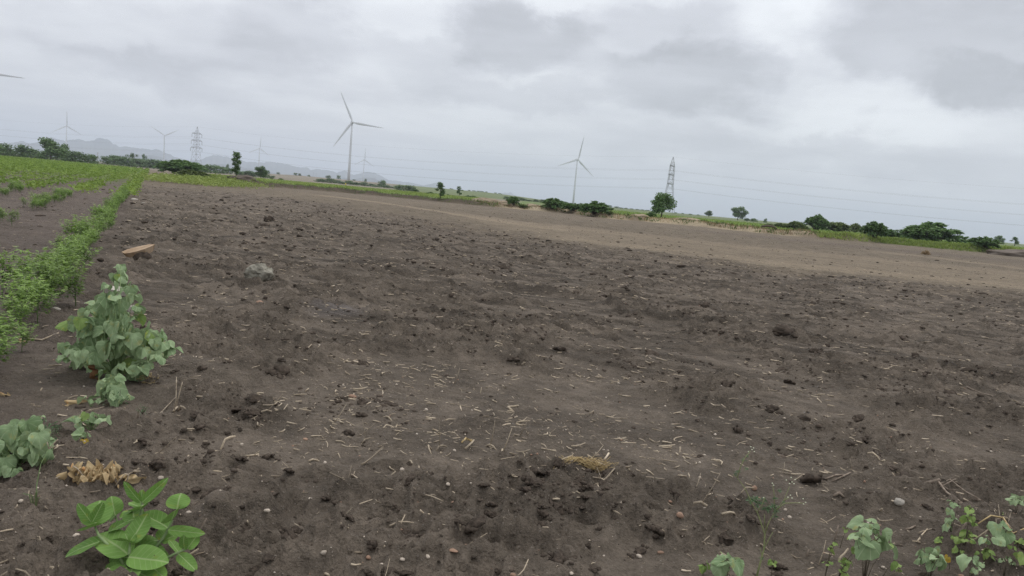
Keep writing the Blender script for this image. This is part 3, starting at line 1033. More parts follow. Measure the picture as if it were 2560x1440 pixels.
PLp = Vector((*bearing(489, 762), 0)); PRp = Vector((*bearing(1668, 556), 0))
ld = (PRp - PLp); rot = math.atan2(ld.y, ld.x)
PNp = PRp + ld * 0.92
P0p = PLp - ld * 0.95
A_ = [P0p, PLp, PRp, PNp]
pylon(PLp.x, PLp.y, rot + 0.08, "lattice pylon with three spread crossarms beyond the bush on the left")
pylon(PRp.x, PRp.y, rot, "lattice pylon seen edge-on behind the leafy tree on the right")
for q, (px, dd, s) in enumerate([(783, 4200, 1.0), (790, 4500, 1.0), (937, 3700, 1.0)]):
    lab = ["tiny far lattice pylon, left one of two close together left of the largest turbine", "tiny far lattice pylon, right one of two close together left of the largest turbine",
           "tiny far lattice pylon right of the largest turbine's foot"][q]
    pylon(*bearing(px, dd), 0.4 + q, lab, False, s)


def cable(offy, z, label, rad=0.027):
    g = Geo()
    d = ld.normalized(); nrm = Vector((-d.y, d.x, 0))
    for a, b in zip(A_[:-1], A_[1:]):
        L = (b - a).length
        za = float(macro(np.array([a.x]), np.array([a.y]))[0]) + z; zb = float(macro(np.array([b.x]), np.array([b.y]))[0]) + z
        pts = []
        for i in range(33):
            t = i / 32
            p = a.lerp(b, t) + nrm * offy
            pts.append((p.x, p.y, za + (zb - za) * t - 4 * (L / 430) ** 2 * 6.5 * t * (1 - t)))
        V, F = tube(pts, rad, 5); g.add(V, F)
    o = link("power_cable", g.mesh("power_cable", MAT['cable'], True))
    tag(o, label, "cable", "cables strung between the pylons")


for lvl, (z, l, wd) in enumerate(zip(ARM_Z, ARM_L, ("lowest", "middle", "upper"))):
    for s in (-1, 1):
        cable(s * (l + hw(z)), z - 3.3, f"{wd} power cable on the {'near' if s < 0 else 'far'} side of the pylons")
cable(0, 39.8, "thin topmost earth wire joining the pylon tips", 0.02)

# small poles far off
_g = Geo(); V, F = tube([(0, 0, 0), (0, 0, 9)], [0.22, 0.14], 8); _g.add(V, F)
V, F = tube([(-1.1, 0, 8.3), (1.1, 0, 8.3)], 0.08, 4); _g.add(V, F)
POLE = _g.mesh("utility_pole", MAT['twig'])
for px, dd, lab in [(70, 800, "small utility pole above the trees near the left edge"), (244, 900, "small utility pole in the gap between the two left tree belts"),
                    (22, 900, "faint utility pole above the leftmost trees")]:
    x, y = bearing(px, dd)
    o = link("utility_pole", POLE, None, (x, y, float(macro(np.array([x]), np.array([y]))[0]) - 0.1)); o.rotation_euler[2] = 0.5
    o.scale = (1, 1, 1.15)
    tag(o, lab, "pole", "utility poles far off")

# ------------------------------------------------------------------ trees
def crown_blobs(blobs, n, leaf, rng, aspect=0.55, shell=0.75, droop=0.0):
    """leaves through a crown made of ellipsoid clumps: (cx,cy,cz,rx,ry,rz)"""
    g = Geo()
    vol = np.array([b[3] * b[4] * b[5] for b in blobs]) ** (2 / 3)
    pick = rng.choice(len(blobs), n, p=vol / vol.sum())
    B = np.array(blobs)[pick]
    d = rand_units(n, rng)
    rad = shell + (1.08 - shell) * rng.random(n) ** 0.7
    rad = np.where(rng.random(n) < 0.25, rng.random(n) ** 0.5 * shell, rad)
    C = B[:, :3] + d * rad[:, None] * B[:, 3:]
    C += rng.normal(size=C.shape) * leaf * 0.5
    up = np.array([0, 0, 1.0])
    nrm = d * 0.6 + up * 0.5 + rng.normal(size=d.shape) * 0.45
    nrm /= np.linalg.norm(nrm, axis=1)[:, None]
    tdir = rng.normal(size=d.shape) + d * 0.8 - up * droop
    U = np.cross(nrm, np.cross(tdir, nrm)); U /= np.linalg.norm(U, axis=1)[:, None] + 1e-9
    W = np.cross(nrm, U)
    s = leaf * (0.6 + 0.8 * rng.random(n))[:, None]
    V, F = diamonds(C, U * s, W * s * aspect)
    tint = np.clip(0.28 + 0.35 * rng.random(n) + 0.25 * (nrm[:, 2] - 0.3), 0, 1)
    g.add(V, F, np.repeat(tint, 4))
    return g


def branches(g, rng, base_r, h0, tips):
    """trunk to h0 then limbs to each tip"""
    lean = rng.normal(size=2) * 0.04 * h0
    top = np.array([lean[0], lean[1], h0])
    V, F = tube([(0, 0, -0.1), (lean[0] * 0.3, lean[1] * 0.5, h0 * 0.5), tuple(top)], [base_r * 1.25, base_r * 0.9, base_r * 0.75], 7)
    g.add(V, F)
    for t in tips:
        t = np.array(t[:3])
        mid = top * 0.5 + t * 0.5 + rng.normal(size=3) * 0.05 * np.linalg.norm(t - top) + np.array([0, 0, 0.06 * h0])
        V, F = tube([tuple(top * 0.97), tuple(mid), tuple(t)], [base_r * 0.6, base_r * 0.35, base_r * 0.12], 5)
        g.add(V, F)


PROTO = {}


def tree_proto(key, kind, seed, mat):
    """unit height trees: z from 0 to 1, radius about 0.5"""
    rng = np.random.default_rng(seed)
    if kind == 'round':
        blobs = []
        for k in range(18):
            a = rng.random() * 6.28; e = (k + rng.random()) / 18
            rr = 0.30 * math.sqrt(rng.random())
            zc = 0.29 + 0.56 * e
            s = 0.12 + 0.08 * rng.random()
            blobs.append((rr * math.cos(a) * 1.2 * (0.95 + 0.7 * e * (1 - e) * 2.2 - 0.45 * e), rr * math.sin(a) * 1.2 * (0.95 + 0.7 * e * (1 - e) * 2.2 - 0.45 * e), zc, s * 1.15, s * 1.15, s * 0.85))
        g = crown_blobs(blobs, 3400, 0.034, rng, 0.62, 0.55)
        tr = Geo(); branches(tr, rng, 0.028, 0.26, blobs)
    elif kind == 'sapling':
        blobs = []
        for k in range(17):
            a = rng.random() * 6.28; e = k / 16
            rr = (0.15 * (1 - 0.55 * abs(e - 0.45) * 1.6)) * (0.4 + 0.8 * rng.random())
            s = 0.045 + 0.04 * rng.random()
            blobs.append((rr * math.cos(a), rr * math.sin(a), 0.28 + 0.68 * e, s, s, s * 0.9))
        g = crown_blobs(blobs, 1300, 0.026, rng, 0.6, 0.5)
        tr = Geo()
        V, F = tube([(0, 0, -0.02), (0.015, 0, 0.35), (-0.01, 0, 0.7), (0.0, 0, 0.93)], [0.016, 0.012, 0.007, 0.003], 6); tr.add(V, F)
        for b in blobs:
            V, F = tube([(0, 0, max(0.2, b[2] - 0.12)), (b[0] * .6, b[1] * .6, b[2] - 0.03), b[:3]], [0.006, 0.004, 0.002], 4); tr.add(V, F)
    elif kind == 'bush':          # feathery thorn bush: arching sprays from the ground, wide and low
        g = Geo(); tr = Geo()
        C, U, W, T = [], [], [], []
        for k in range(95):
            a = rng.random() * 6.28
            out = math.sqrt(rng.random())
            topz = (0.95 - 0.42 * out ** 2) * (0.72 + 0.33 * rng.random())
            end = np.array([math.cos(a) * out * 0.52, math.sin(a) * out * 0.52, max(0.08, topz * (0.30 if out > 0.85 and rng.random() < 0.5 else 0.85))])
            mid = np.array([end[0] * 0.55, end[1] * 0.55, topz * 0.9])
            root = np.array([rng.normal() * 0.04, rng.normal() * 0.04, 0])
            pts = []
            for t in np.linspace(0, 1, 9):
                pts.append((1 - t) ** 2 * root + 2 * t * (1 - t) * (mid * 1.15 - 0.1 * root) + t * t * end)
            V, F = tube(pts[:9:2], [0.010, 0.007, 0.005, 0.003, 0.0015], 4); tr.add(V, F)
            for m in range(82):
                t = 0.28 + 0.72 * rng.random()
                p = (1 - t) ** 2 * root + 2 * t * (1 - t) * mid * 1.15 + t * t * end
                tangent = 2 * (1 - t) * (mid * 1.15 - root) + 2 * t * (end - mid * 1.15)
                tangent /= np.linalg.norm(tangent) + 1e-9
                dd = tangent * 0.7 + rng.normal(size=3) * 0.55 - np.array([0, 0, 0.25])
                dd /= np.linalg.norm(dd)
                nn = np.cross(dd, rng.normal(size=3)); nn /= np.linalg.norm(nn) + 1e-9
                L_ = 0.034 + 0.024 * rng.random()
                C.append(p + dd * L_ * 0.6 + rng.normal(size=3) * 0.014); U.append(dd * L_); W.append(nn * L_ * 0.38)
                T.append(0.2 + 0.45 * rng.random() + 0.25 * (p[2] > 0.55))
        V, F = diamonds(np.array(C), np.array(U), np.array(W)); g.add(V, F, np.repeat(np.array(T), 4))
    elif kind == 'far':           # low spreading tree of the far belts
        blobs = []
        for k in range(8):
            a = rng.random() * 6.28; rr = 0.34 * math.sqrt(rng.random()); s = 0.15 + 0.08 * rng.random()
            blobs.append((rr * math.cos(a), rr * math.sin(a), 0.42 + 0.35 * rng.random() * (1 - rr), s * 1.2, s * 1.2, s))
        for k in range(5):
            a = k * 1.26; blobs.append((0.3 * math.cos(a), 0.3 * math.sin(a), 0.2, 0.2, 0.2, 0.2))
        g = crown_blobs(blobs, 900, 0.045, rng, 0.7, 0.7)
        tr = Geo(); branches(tr, rng, 0.03, 0.25, blobs[:6])
    elif kind == 'umbrella':
        blobs = [(rng.normal() * 0.2, rng.normal() * 0.2, 0.8 + 0.06 * rng.normal(), 0.2, 0.2, 0.09) for _ in range(8)]
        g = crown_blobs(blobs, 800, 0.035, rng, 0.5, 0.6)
        tr = Geo(); branches(tr, rng, 0.03, 0.5, blobs)
    PROTO[key] = (g.mesh("crown", MAT[mat]), tr.mesh("trunk", MAT['bark'], True))


for i in range(3): tree_proto(('round', i), 'round', 300 + i, 'tree_dark')
for i in range(2): tree_proto(('roundm', i), 'round', 310 + i, 'tree_mid')
for i in range(3): tree_proto(('sapling', i), 'sapling', 320 + i, 'tree_mid')
for i in range(4): tree_proto(('bush', i), 'bush', 330 + i, 'tree_mid')
for i in range(2): tree_proto(('bushl', i), 'bush', 340 + i, 'tree_light')
for i in range(5): tree_proto(('far', i), 'far', 350 + i, 'tree_dark')
for i in range(2): tree_proto(('farm', i), 'far', 360 + i, 'tree_mid')
tree_proto(('umbrella', 0), 'umbrella', 370, 'tree_dark')
_cnt = [0]
ORD = "first second third fourth fifth sixth seventh eighth ninth tenth eleventh twelfth thirteenth fourteenth fifteenth sixteenth seventeenth eighteenth".split()


def ranked(pxs):
    o = sorted(range(len(pxs)), key=lambda i: pxs[i]); r = [0] * len(pxs)
    for k, i in enumerate(o): r[i] = k
    return [ORD[k] for k in r]


def belt(rows, keyf, phrase, cat, group, distf, name):
    rk = ranked([q[0] for q in rows])
    for k, q in enumerate(rows):
        px, yt, w = q[0], q[1], q[-1]
        tree(px, yt, q[2] if len(q) == 4 else 0, w, keyf(k), phrase.format(rk[k]), cat, group, dist=distf(k, q), name=name)




def tree(px, ytop, ybase, wpx, key, label, cat="tree", group=None, dist=None, name=None, rot=None, lean=0.0):
    """tree that fills the given height and width in pixels at its own distance on the ground"""
    if dist is None:
        x, y = bearing(px, 1.0)
        best = None
        for d in np.geomspace(60, 2000, 400):     # walk out until the ground there shows at ybase
            z = float(macro(np.array([x * d]), np.array([y * d]))[0])
            py = horizon(px) + (CAM_H - z) / d * FPX
            if py <= ybase:
                best = d; break
        dist = best or 600
        dist = min(dist, 420)
    x, y = bearing(px, dist)
    z = float(macro(np.array([x]), np.array([y]))[0])
    yb = horizon(px) + (CAM_H - z) / dist * FPX
    h = max(yb - ytop, 3) / FPX * dist
    w = wpx / FPX * dist
    nm = name or {"tree": "field_tree", "bush": "thorn_bush"}.get(cat, cat)
    t = thing(nm, label, cat, (x, y, z - 0.05), random.random() * 6.28 if rot is None else rot, group)
    cr, tr = PROTO[key]
    ws = {'sapling': 0.42, 'round': 0.98, 'roundm': 0.98, 'bush': 0.98, 'bushl': 0.98, 'far': 0.98, 'farm': 0.98, 'umbrella': 1.0}[key[0]]
    s = w / ws
    t.scale = (s, s, h)
    link("crown", cr, t); link("trunk", tr, t)
    return t


GB = "trees of the far belts"
BELT_L = "dark tree in the hazy belt behind the crop field"
# left belt, about 300 m away
belt([(-20, 352, 50), (8, 357, 42), (32, 372, 44), (52, 360, 44), (78, 370, 46), (100, 378, 40), (118, 374, 44), (165, 357, 26), (160, 377, 46), (187, 376, 50), (212, 382, 44), (-45, 360, 60)], lambda k: ('far', k % 5), "{} dark tree from the left in the hazy belt around the broad lone tree", "tree", "left tree belt", lambda k, q: 330 + 25 * (k % 3), "belt_tree")
tree(236, 384, 0, 22, ('far', 2), "small round tree alone in the gap between the two left belts", "tree", None, dist=350, name="belt_tree")
tree(128, 351, 401, 64, ('round', 0), "broad dark lone tree standing at the edge of the left crop field", rot=2.2)
belt([(268, 389, 30), (284, 386, 34), (300, 387, 40), (318, 391, 44), (338, 394, 46), (360, 395, 50), (384, 396, 50), (408, 400, 46), (432, 400, 50), (455, 400, 46), (480, 405, 44), (506, 410, 40), (527, 408, 40), (548, 412, 40), (566, 416, 36)], lambda k: ('far', (k * 3 + 1) % 5), "{} dark tree from the left in the second belt around the pylon's foot", "tree", "second tree belt", lambda k, q: 450 + 30 * (k % 3), "belt_tree")
tree(330, 384, 0, 20, ('umbrella', 0), "flat topped tree rising above the second belt", "tree", None, dist=500, name="belt_tree")
tree(360, 386, 0, 9, ('umbrella', 0), "thin flat topped tree rising right of the other flat topped one", "tree", None, dist=520, name="belt_tree")
belt([(604, 424, 34), (622, 424, 36), (640, 427, 30), (664, 430, 22), (676, 437, 20)], lambda k: ('farm', k % 2), "{} low hazy tree from the left in the strip behind the tall sapling", "tree", "trees behind the sapling", lambda k, q: 430, "belt_tree")
tree(568, 408, 0, 9, ('far', 3), "tiny hazy tree just left of the tall sapling", "tree", None, dist=800, name="belt_tree")
tree(456, 396, 437, 112, ('bush', 0), "big dark green thorn bush where the crop rows end", "bush")
tree(505, 428, 448, 50, ('bushl', 0), "pale ragged bush right of the big dark bush", "bush")
tree(482, 420, 446, 84, ('bushl', 1), "low bush tucked against the front of the big dark bush", "bush")
tree(590, 382, 452, 34, ('sapling', 0), "tall slender sapling standing in the bright green strip", rot=0.4)
tree(652, 415, 447, 30, ('round', 1), "small round dark tree in the tan field right of the sapling")
tree(703, 444, 451, 13, ('bush', 1), "small lone bush in the tan field", "bush")
tree(679, 445.5, 449, 9, ('bush', 3), "tiny bush near the small round dark tree", "bush", dist=330)
belt([(670, 425, 9), (695, 430, 10), (738, 431, 9), (749, 433, 10), (772, 437, 8), (820, 437, 14), (846, 437, 11), (885, 448, 8), (913, 446, 8)], lambda k: ('far', k % 5), "{} tiny far tree from the left on the low brown rise", "tree", "tiny trees on the brown rise", lambda k, q: 850, "belt_tree")
belt([(px, 444 + (px - 800) * 0.105 + 3 * math.sin(k * 2.1), 27) for k, px in enumerate(range(800, 1000, 14))], lambda k: ('far', (k * 2) % 5), "{} dark tree from the left in the even plantation strip under the largest turbine", "tree", "plantation strip", lambda k, q: 470 + 20 * (k % 2), "plantation_tree")
tree(957, 447, 0, 25, ('farm', 1), "rounded tree rising above the plantation strip", "tree", None, dist=560, name="belt_tree")
tree(1010, 458, 0, 52, ('farm', 0), "wide green tree at the right end of the plantation strip", "tree", None, dist=350, name="belt_tree")
tree(1037, 470, 0, 22, ('bush', 1), "small bush just right of the plantation strip", "bush", None, dist=300)
tree(1101, 456, 503, 34, ('sapling', 1), "thin young tree on the bank with see-through crown", rot=1.0)
tree(1149, 466, 492, 19, ('sapling', 2), "small young tree in the green field right of the thin one")
belt([(1068, 480, 12), (1077, 478, 14), (1090, 482, 12), (1121, 484, 10), (1131, 487, 19), (1160, 489, 14), (1171, 487, 14), (1184, 488, 17), (1195, 493, 9)], lambda k: ('bush', k % 4), "{} small bush from the left in the field around the thin young trees", "bush", "bushes in the mid field", lambda k, q: 230 + 15 * (k % 3), "thorn_bush")
belt([(1128, 472, 12), (1172, 478, 8), (1184, 477, 11), (1195, 480, 12), (1204, 479, 12), (1215, 485, 8), (1238, 487, 8), (1250, 489, 12)], lambda k: ('far', k % 5), "{} tiny blue-grey tree from the left on the far green slope", "tree", "far trees on the green slope", lambda k, q: 1000, "belt_tree")
belt([(1268, 489, 22), (1290, 490, 26), (1308, 493, 24), (1324, 498, 18), (1340, 497, 20), (1358, 497, 20), (1412, 502, 22), (1455, 506, 20)], lambda k: ('far', (k * 2 + 1) % 5), "{} hazy dark tree from the left in the line behind the round bushes", "tree", "line behind the round bushes", lambda k, q: 420, "belt_tree")
tree(1284, 486, 515, 34, ('bush', 3), "ragged green bush left of the round bushes on the bank", "bush")
tree(1384, 490, 525, 62, ('bush', 0), "leftmost large round bush on the bank", "bush", rot=0.5)
tree(1433, 503, 530, 56, ('bush', 1), "middle lower round bush on the bank", "bush")
tree(1490, 498, 537, 80, ('bush', 2), "widest round bush on the bank left of the leafy tree", "bush", rot=1.5)
tree(1526, 524, 541, 20, ('bushl', 1), "small pale bush at the foot of the widest round bush", "bush")
tree(1310, 508, 523, 26, ('bushl', 0), "pale scrubby bush below the ragged green bush", "bush")
belt([(1522, 511, 18), (1541, 515, 14), (1553, 518, 14), (1566, 519, 12), (1580, 523, 12), (1594, 523, 12), (1606, 526, 10), (1618, 525, 14), (1690, 530, 9), (1707, 535, 8), (1727, 537, 12), (1745, 538, 10)], lambda k: ('far', k % 5), "{} tiny hazy tree from the left along the horizon around the leafy tree", "tree", "horizon trees", lambda k, q: 900, "belt_tree")
tree(1655, 480, 545, 66, ('roundm', 0), "dark leafy tree with leaning trunk standing alone on the bank", rot=0.9)
tree(1630, 526, 545, 24, ('bush', 3), "small round bush at the leafy tree's foot", "bush")
tree(1772, 526, 0, 20, ('round', 0), "small round hazy tree right of the leafy tree", "tree", None, dist=520)
tree(1845, 516, 0, 40, ('round', 1), "spreading hazy tree standing alone in the green field", "tree", None, dist=420)
tree(1868, 544, 0, 14, ('bush', 1), "dark little bush beside the spreading hazy tree", "bush", None, dist=400)
tree(1886, 544, 0, 20, ('farm', 1), "low dark tree a little right of the spreading hazy tree", "tree", None, dist=420, name="belt_tree")
tree(1913, 544, 0, 10, ('far', 0), "narrow little tree right of the low dark one", "tree", None, dist=450, name="belt_tree")
belt([(1925, 556, 568, 26), (1950, 554, 570, 28), (1968, 556, 572, 26), (1990, 549, 574, 40), (2012, 562, 576, 30)], lambda k: ('bushl', k % 2), "{} pale low bush from the left in the scrub before the rounded tall bush", "bush", "pale scrub bushes", lambda k, q: None, "thorn_bush")
tree(2042, 531, 577, 56, ('bush', 1), "rounded tall dark bush with a pale top, right half", "bush")
tree(2090, 551, 580, 66, ('bushl', 0), "wide grey-green bush right of the rounded tall bush", "bush")
tree(2138, 555, 582, 34, ('bushl', 1), "small grey-green bush between wide grey-green bush and windswept one", "bush")
tree(2186, 549, 594, 60, ('bush', 3), "windswept dark bush with twigs blown to the right", "bush")
tree(2226, 570, 596, 52, ('bush', 0), "low dark bush attached right of the windswept bush", "bush")
tree(2244, 574, 0, 20, ('umbrella', 0), "flat grey tree peeping behind the low dark bush", "tree", None, dist=330, name="belt_tree")
tree(2331, 554, 604, 124, ('bush', 2), "largest wide green thorn bush near the right side", "bush", rot=2.4)
tree(2300, 562, 604, 80, ('bush', 0), "left half of the largest thorn bush, slightly lower", "bush")
tree(2409, 591, 0, 16, ('far', 1), "small hazy tree right of the largest thorn bush", "tree", None, dist=420, name="belt_tree")
tree(2462, 588, 622, 66, ('bush', 1), "dark low thorn bush near the right edge", "bush")
tree(2497, 590, 0, 20, ('round', 2), "small round hazy tree behind the rightmost thorn bush", "tree", None, dist=400)
tree(2537, 595, 0, 20, ('sapling', 1), "thin see-through tree close to the right edge", "tree", None, dist=330)
tree(2000, 549, 0, 30, ('farm', 0), "olive tree top behind the pale scrub", "tree", None, dist=200, name="belt_tree")
belt([(745, 478, 486, 14), (668, 466, 471, 8), (1470, 537, 544, 26), (1575, 538, 548, 20), (1600, 540, 549, 22), (1615, 545, 553, 12), (1740, 552, 560, 14), (2270, 598, 606, 30), (2430, 610, 620, 50), (2400, 608, 617, 40), (2040, 575, 583, 40), (2110, 580, 590, 40)], lambda k: ('bushl' if k > 4 else 'bush', k % 2), "{} knee-high scrub plant from the left along the bank", "bush", "low scrub along the bank", lambda k, q: float(bund_r(az_of_px(q[0]))) + 3.0, "low_scrub")

# ------------------------------------------------------------------ crops and grass
def crop_plant_mesh(seed, h, n_leaf, leaf):
    rng = np.random.default_rng(seed)
    st = Geo(); fo = Geo()
    lean = rng.normal(size=2) * 0.05
    C, U, W, T = [], [], [], []
    nb = 8
    for b in range(nb):
        z0 = h * (0.12 + 0.5 * b / nb)
        a = rng.random() * 6.28
        l = h * (0.30 + 0.22 * rng.random())
        p0 = np.array([lean[0] * z0, lean[1] * z0, z0])
        p1 = p0 + np.array([math.cos(a) * l * 0.55, math.sin(a) * l * 0.55, l * 0.75])
        V, F = tube([p0, (p0 + p1) / 2 + [0, 0, 0.01], p1], [0.0035, 0.0025, 0.001], 3); st.add(V, F)
        for k in range(n_leaf // nb):
            t = 0.15 + 0.9 * rng.random()
            p = p0 + (p1 - p0) * t
            aa = rng.random() * 6.28
            pet = np.array([math.cos(aa), math.sin(aa), 0.35]) * leaf * 0.9
            for q in (-0.7, 0.0, 0.7):        # trifoliate leaf
                ang = aa + q
                d = np.array([math.cos(ang), math.sin(ang), -0.6 + 0.9 * rng.random()]); d /= np.linalg.norm(d)
                up = np.array([rng.normal() * 0.25, rng.normal() * 0.25, 1.0])
                w = np.cross(up, d); w /= np.linalg.norm(w)
                L_ = leaf * (0.75 + 0.5 * rng.random()) * (1.0 if q == 0 else 0.85) * 0.5
                C.append(p + pet + d * L_); U.append(d * L_); W.append(w * L_ * 0.31)
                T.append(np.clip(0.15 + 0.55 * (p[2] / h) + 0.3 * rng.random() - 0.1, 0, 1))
    V, F = tube([(0, 0, -0.02), (lean[0] * h * 0.5, lean[1] * h * 0.5, h * 0.45), (lean[0] * h, lean[1] * h, h * 0.8)], [0.006, 0.005, 0.002], 5); st.add(V, F)
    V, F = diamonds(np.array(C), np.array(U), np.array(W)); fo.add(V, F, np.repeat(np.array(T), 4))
    return st.mesh("stem", MAT['stem_green'], True), fo.mesh("foliage", MAT['crop'])


CROP = [crop_plant_mesh(500 + i, 0.55, 240, 0.050) for i in range(7)]
ROW_S = 1.85


def row_point(k, s):
    return ROW_A + ROW_D * s + ROW_N * (k * ROW_S)


cands = []
for k in range(0, 5):
    s = -3.2 if k == 0 else -2.0
    while s < 75:
        s += 0.19 + 0.12 * random.random() + (0.02 * max(0, s - 25))
        p = row_point(k, s) + ROW_N * random.gauss(0, 0.14)
        if p.y < 3.0: continue
        px = 1280 + FPX * p.x / max(p.y, 0.1)
        if px < -250: continue
        den = fbm(np.array([p.x * 0.33 + 40]), np.array([p.y * 0.33]), 99, 3)[0]
        if den < (0.22 if k == 0 else 0.33): continue
        cands.append((p.length, k, p))
cands.sort(key=lambda c: c[0])
rest_crop = cands[295:]
for i, (d, k, p) in enumerate(cands[:295]):
    vg = float(fbm(np.array([p.x * 0.7]), np.array([p.y * 0.7]), 151, 2)[0])
    s = (0.42 + 0.50 * random.random()) * (0.62 + 0.75 * vg) * (1.12 if k == 0 else 1.0)
    if p.y < 8.5: s *= 1.08
    lab = {0: "crop plant in the row nearest the bare field", 1: "crop plant in the second row from the bare field"}.get(k, "crop plant in the sparse rows at the far left")
    zone = ("near the left picture edge" if p.y < 9 else "left of the tan slab" if p.y < 17 else "midway to the trees" if p.y < 32 else "towards the row's far end") if k < 2 else ("close by" if p.y < 28 else "farther off")
    lab = lab + ", " + zone
    t = thing("crop_plant", lab, "crop plant", (p.x, p.y, hz(p.x, p.y)), random.random() * 6.28, f"crop plants in row {['one', 'two', 'three and beyond'][min(k, 2)]} {zone}")
    t.scale = (s * 1.12, s * 1.12, s)
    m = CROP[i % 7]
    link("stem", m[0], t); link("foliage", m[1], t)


def tufts(name, pts, hgt, n_blade, mat, label, spread=0.25, wid=0.10, seed=1, tint=None, lean=0.55, dome=False):
    """many small leafy tufts in one mesh; pts (n,2), hgt (n)"""
    rng = np.random.default_rng(seed)
    P = np.repeat(np.asarray(pts, float), n_blade, 0); H = np.repeat(np.asarray(hgt, float), n_blade)
    n = len(P)
    a = rng.random(n) * 6.28
    rad = np.sqrt(rng.random(n)) * spread * H
    x = P[:, 0] + np.cos(a) * rad; y = P[:, 1] + np.sin(a) * rad
    z = height(x, y)
    hh = H * (0.45 + 0.6 * rng.random(n))
    d = np.column_stack((np.cos(a) * lean * rng.random(n), np.sin(a) * lean * rng.random(n), np.ones(n)))
    d /= np.linalg.norm(d, axis=1)[:, None]
    U = d * hh[:, None] * 0.5
    side = np.column_stack((-np.sin(a + rng.normal(size=n)), np.cos(a + rng.normal(size=n)), rng.normal(size=n) * 0.3))
    W = side * (hh * wid * (0.7 + 0.6 * rng.random(n)))[:, None]
    C = np.column_stack((x, y, z)) + U * 0.95
    if dome:
        C = np.column_stack((x, y, z + H * (0.12 + 0.85 * rng.random(n) * (1 - 0.6 * (rad / (spread * H + 1e-6)) ** 2))))
        U = rand_units(n, rng) * [1, 1, 0.6] * (H * 0.20 * (0.6 + 0.8 * rng.random(n)))[:, None]
        W = np.cross(U, rand_units(n, rng)) * wid * 2.2
    V, F = diamonds(C, U, W)
    t = np.clip(0.25 + 0.5 * rng.random(n) + (fbm(x * 0.12, y * 0.12, seed + 5, 3) - 0.5) * 0.9, 0, 1)
    g = Geo(); g.add(V, F, np.repeat(t, 4))
    o = link(name, g.mesh(name, MAT[mat]))
    tag(o, label, None, kind="stuff")
    return o


# the crop beyond the single plants, down the long rows to the tree line
rng = np.random.default_rng(55)
pts, hts = [], []
for (d, k, p) in rest_crop:
    pts.append((p.x, p.y)); hts.append(0.5)
for k in range(0, 62):
    s = 70.0 if k < 5 else -3
    while s < 330:
        d0 = max(12.0, s)
        s += 0.38 + 0.0042 * d0
        p = row_point(k, s) + ROW_N * rng.normal() * 0.15
        if p.y < 8 or p.length > 300: continue
        px = 1280 + FPX * p.x / p.y
        if px < -260: continue
        den = fbm(np.array([p.x * 0.10 + 40]), np.array([p.y * 0.10]), 99, 3)[0]
        if den < 0.39 - 0.0045 * p.length: continue
        pts.append((p.x, p.y)); hts.append(0.45 + 0.15 * rng.random() + 0.0006 * p.length)
tufts("crop_foliage", np.array(pts), np.array(hts), 18, 'crop_far', "green crop rows merging into a carpet towards the far trees", 0.8, 0.22, 3, dome=True)

# bright strip beyond the bank, mid picture
def sector(n, px0, px1, r0, r1, rng, beyond=True, power=1.0):
    px = rng.uniform(px0, px1, n)
    azs = np.array([az_of_px(p) for p in px])
    lo = bund_r(azs) + r0 if beyond else np.full(n, r0)
    hi = bund_r(azs) + r1 if beyond else np.full(n, r1)
    u = rng.random(n) ** power
    r = np.sqrt(lo ** 2 + u * (hi ** 2 - lo ** 2))
    return np.column_stack((r * np.sin(azs), r * np.cos(azs)))


tufts("field_crop", sector(8000, 520, 1215, 4.5, 150, rng), 0.35 + 0.2 * rng.random(8000), 7, 'grass', "bright green low crop in the strip beyond the dark bank", 1.0, 0.30, 5, dome=True)
tufts("field_grass", sector(9000, 1500, 2660, 3.0, 120, rng), 0.30 + 0.2 * rng.random(9000), 6, 'crop_far', "green field grass beyond the straw-coloured bank on the right", 1.0, 0.30, 7, dome=True)
tufts("bank_grass", sector(1800, 1190, 2120, 0.2, 4.0, rng), 0.16 + 0.2 * rng.random(1800), 6, 'grass_dry', "dry straw-coloured grass on the bank behind the field", 0.8, 0.10, 9, lean=1.0)
tufts("bank_weeds", sector(420, 1190, 2120, 0.0, 4.0, rng), 0.25 + 0.3 * rng.random(420), 6, 'tree_light', "low green weeds dotted along the straw-coloured bank", 0.8, 0.14, 11, lean=1.0)
tufts("verge_grass", sector(3600, 2050, 2660, -0.5, 7.0, rng), 0.30 + 0.25 * rng.random(3600), 6, 'grass', "fresh green grass verge in front of the right-hand bushes", 0.8, 0.12, 13, lean=0.8)
tufts("dark_bank_weeds", sector(900, 500, 1250, -0.3, 3.0, rng), 0.15 + 0.18 * rng.random(900), 5, 'tree_light', "short weeds on the dark bank beyond the field", 0.9, 0.12, 15, lean=1.0)
_w0, _w1 = ground0(395, 458), ground0(500, 455)
wp = np.column_stack([np.array([_w0.x, _w0.y])[None, :] + rng.random((1500, 1)) * np.array([_w1.x - _w0.x, _w1.y - _w0.y])[None, :]])
wp = wp + rng.normal(size=wp.shape) * 2.6 + np.array([0, 5.0])
tufts("tall_grass", wp, 0.6 + 0.4 * rng.random(1500), 9, 'grass', "tall yellow-green grass between the crop rows and the big bush", 0.8, 0.16, 17, dome=True)

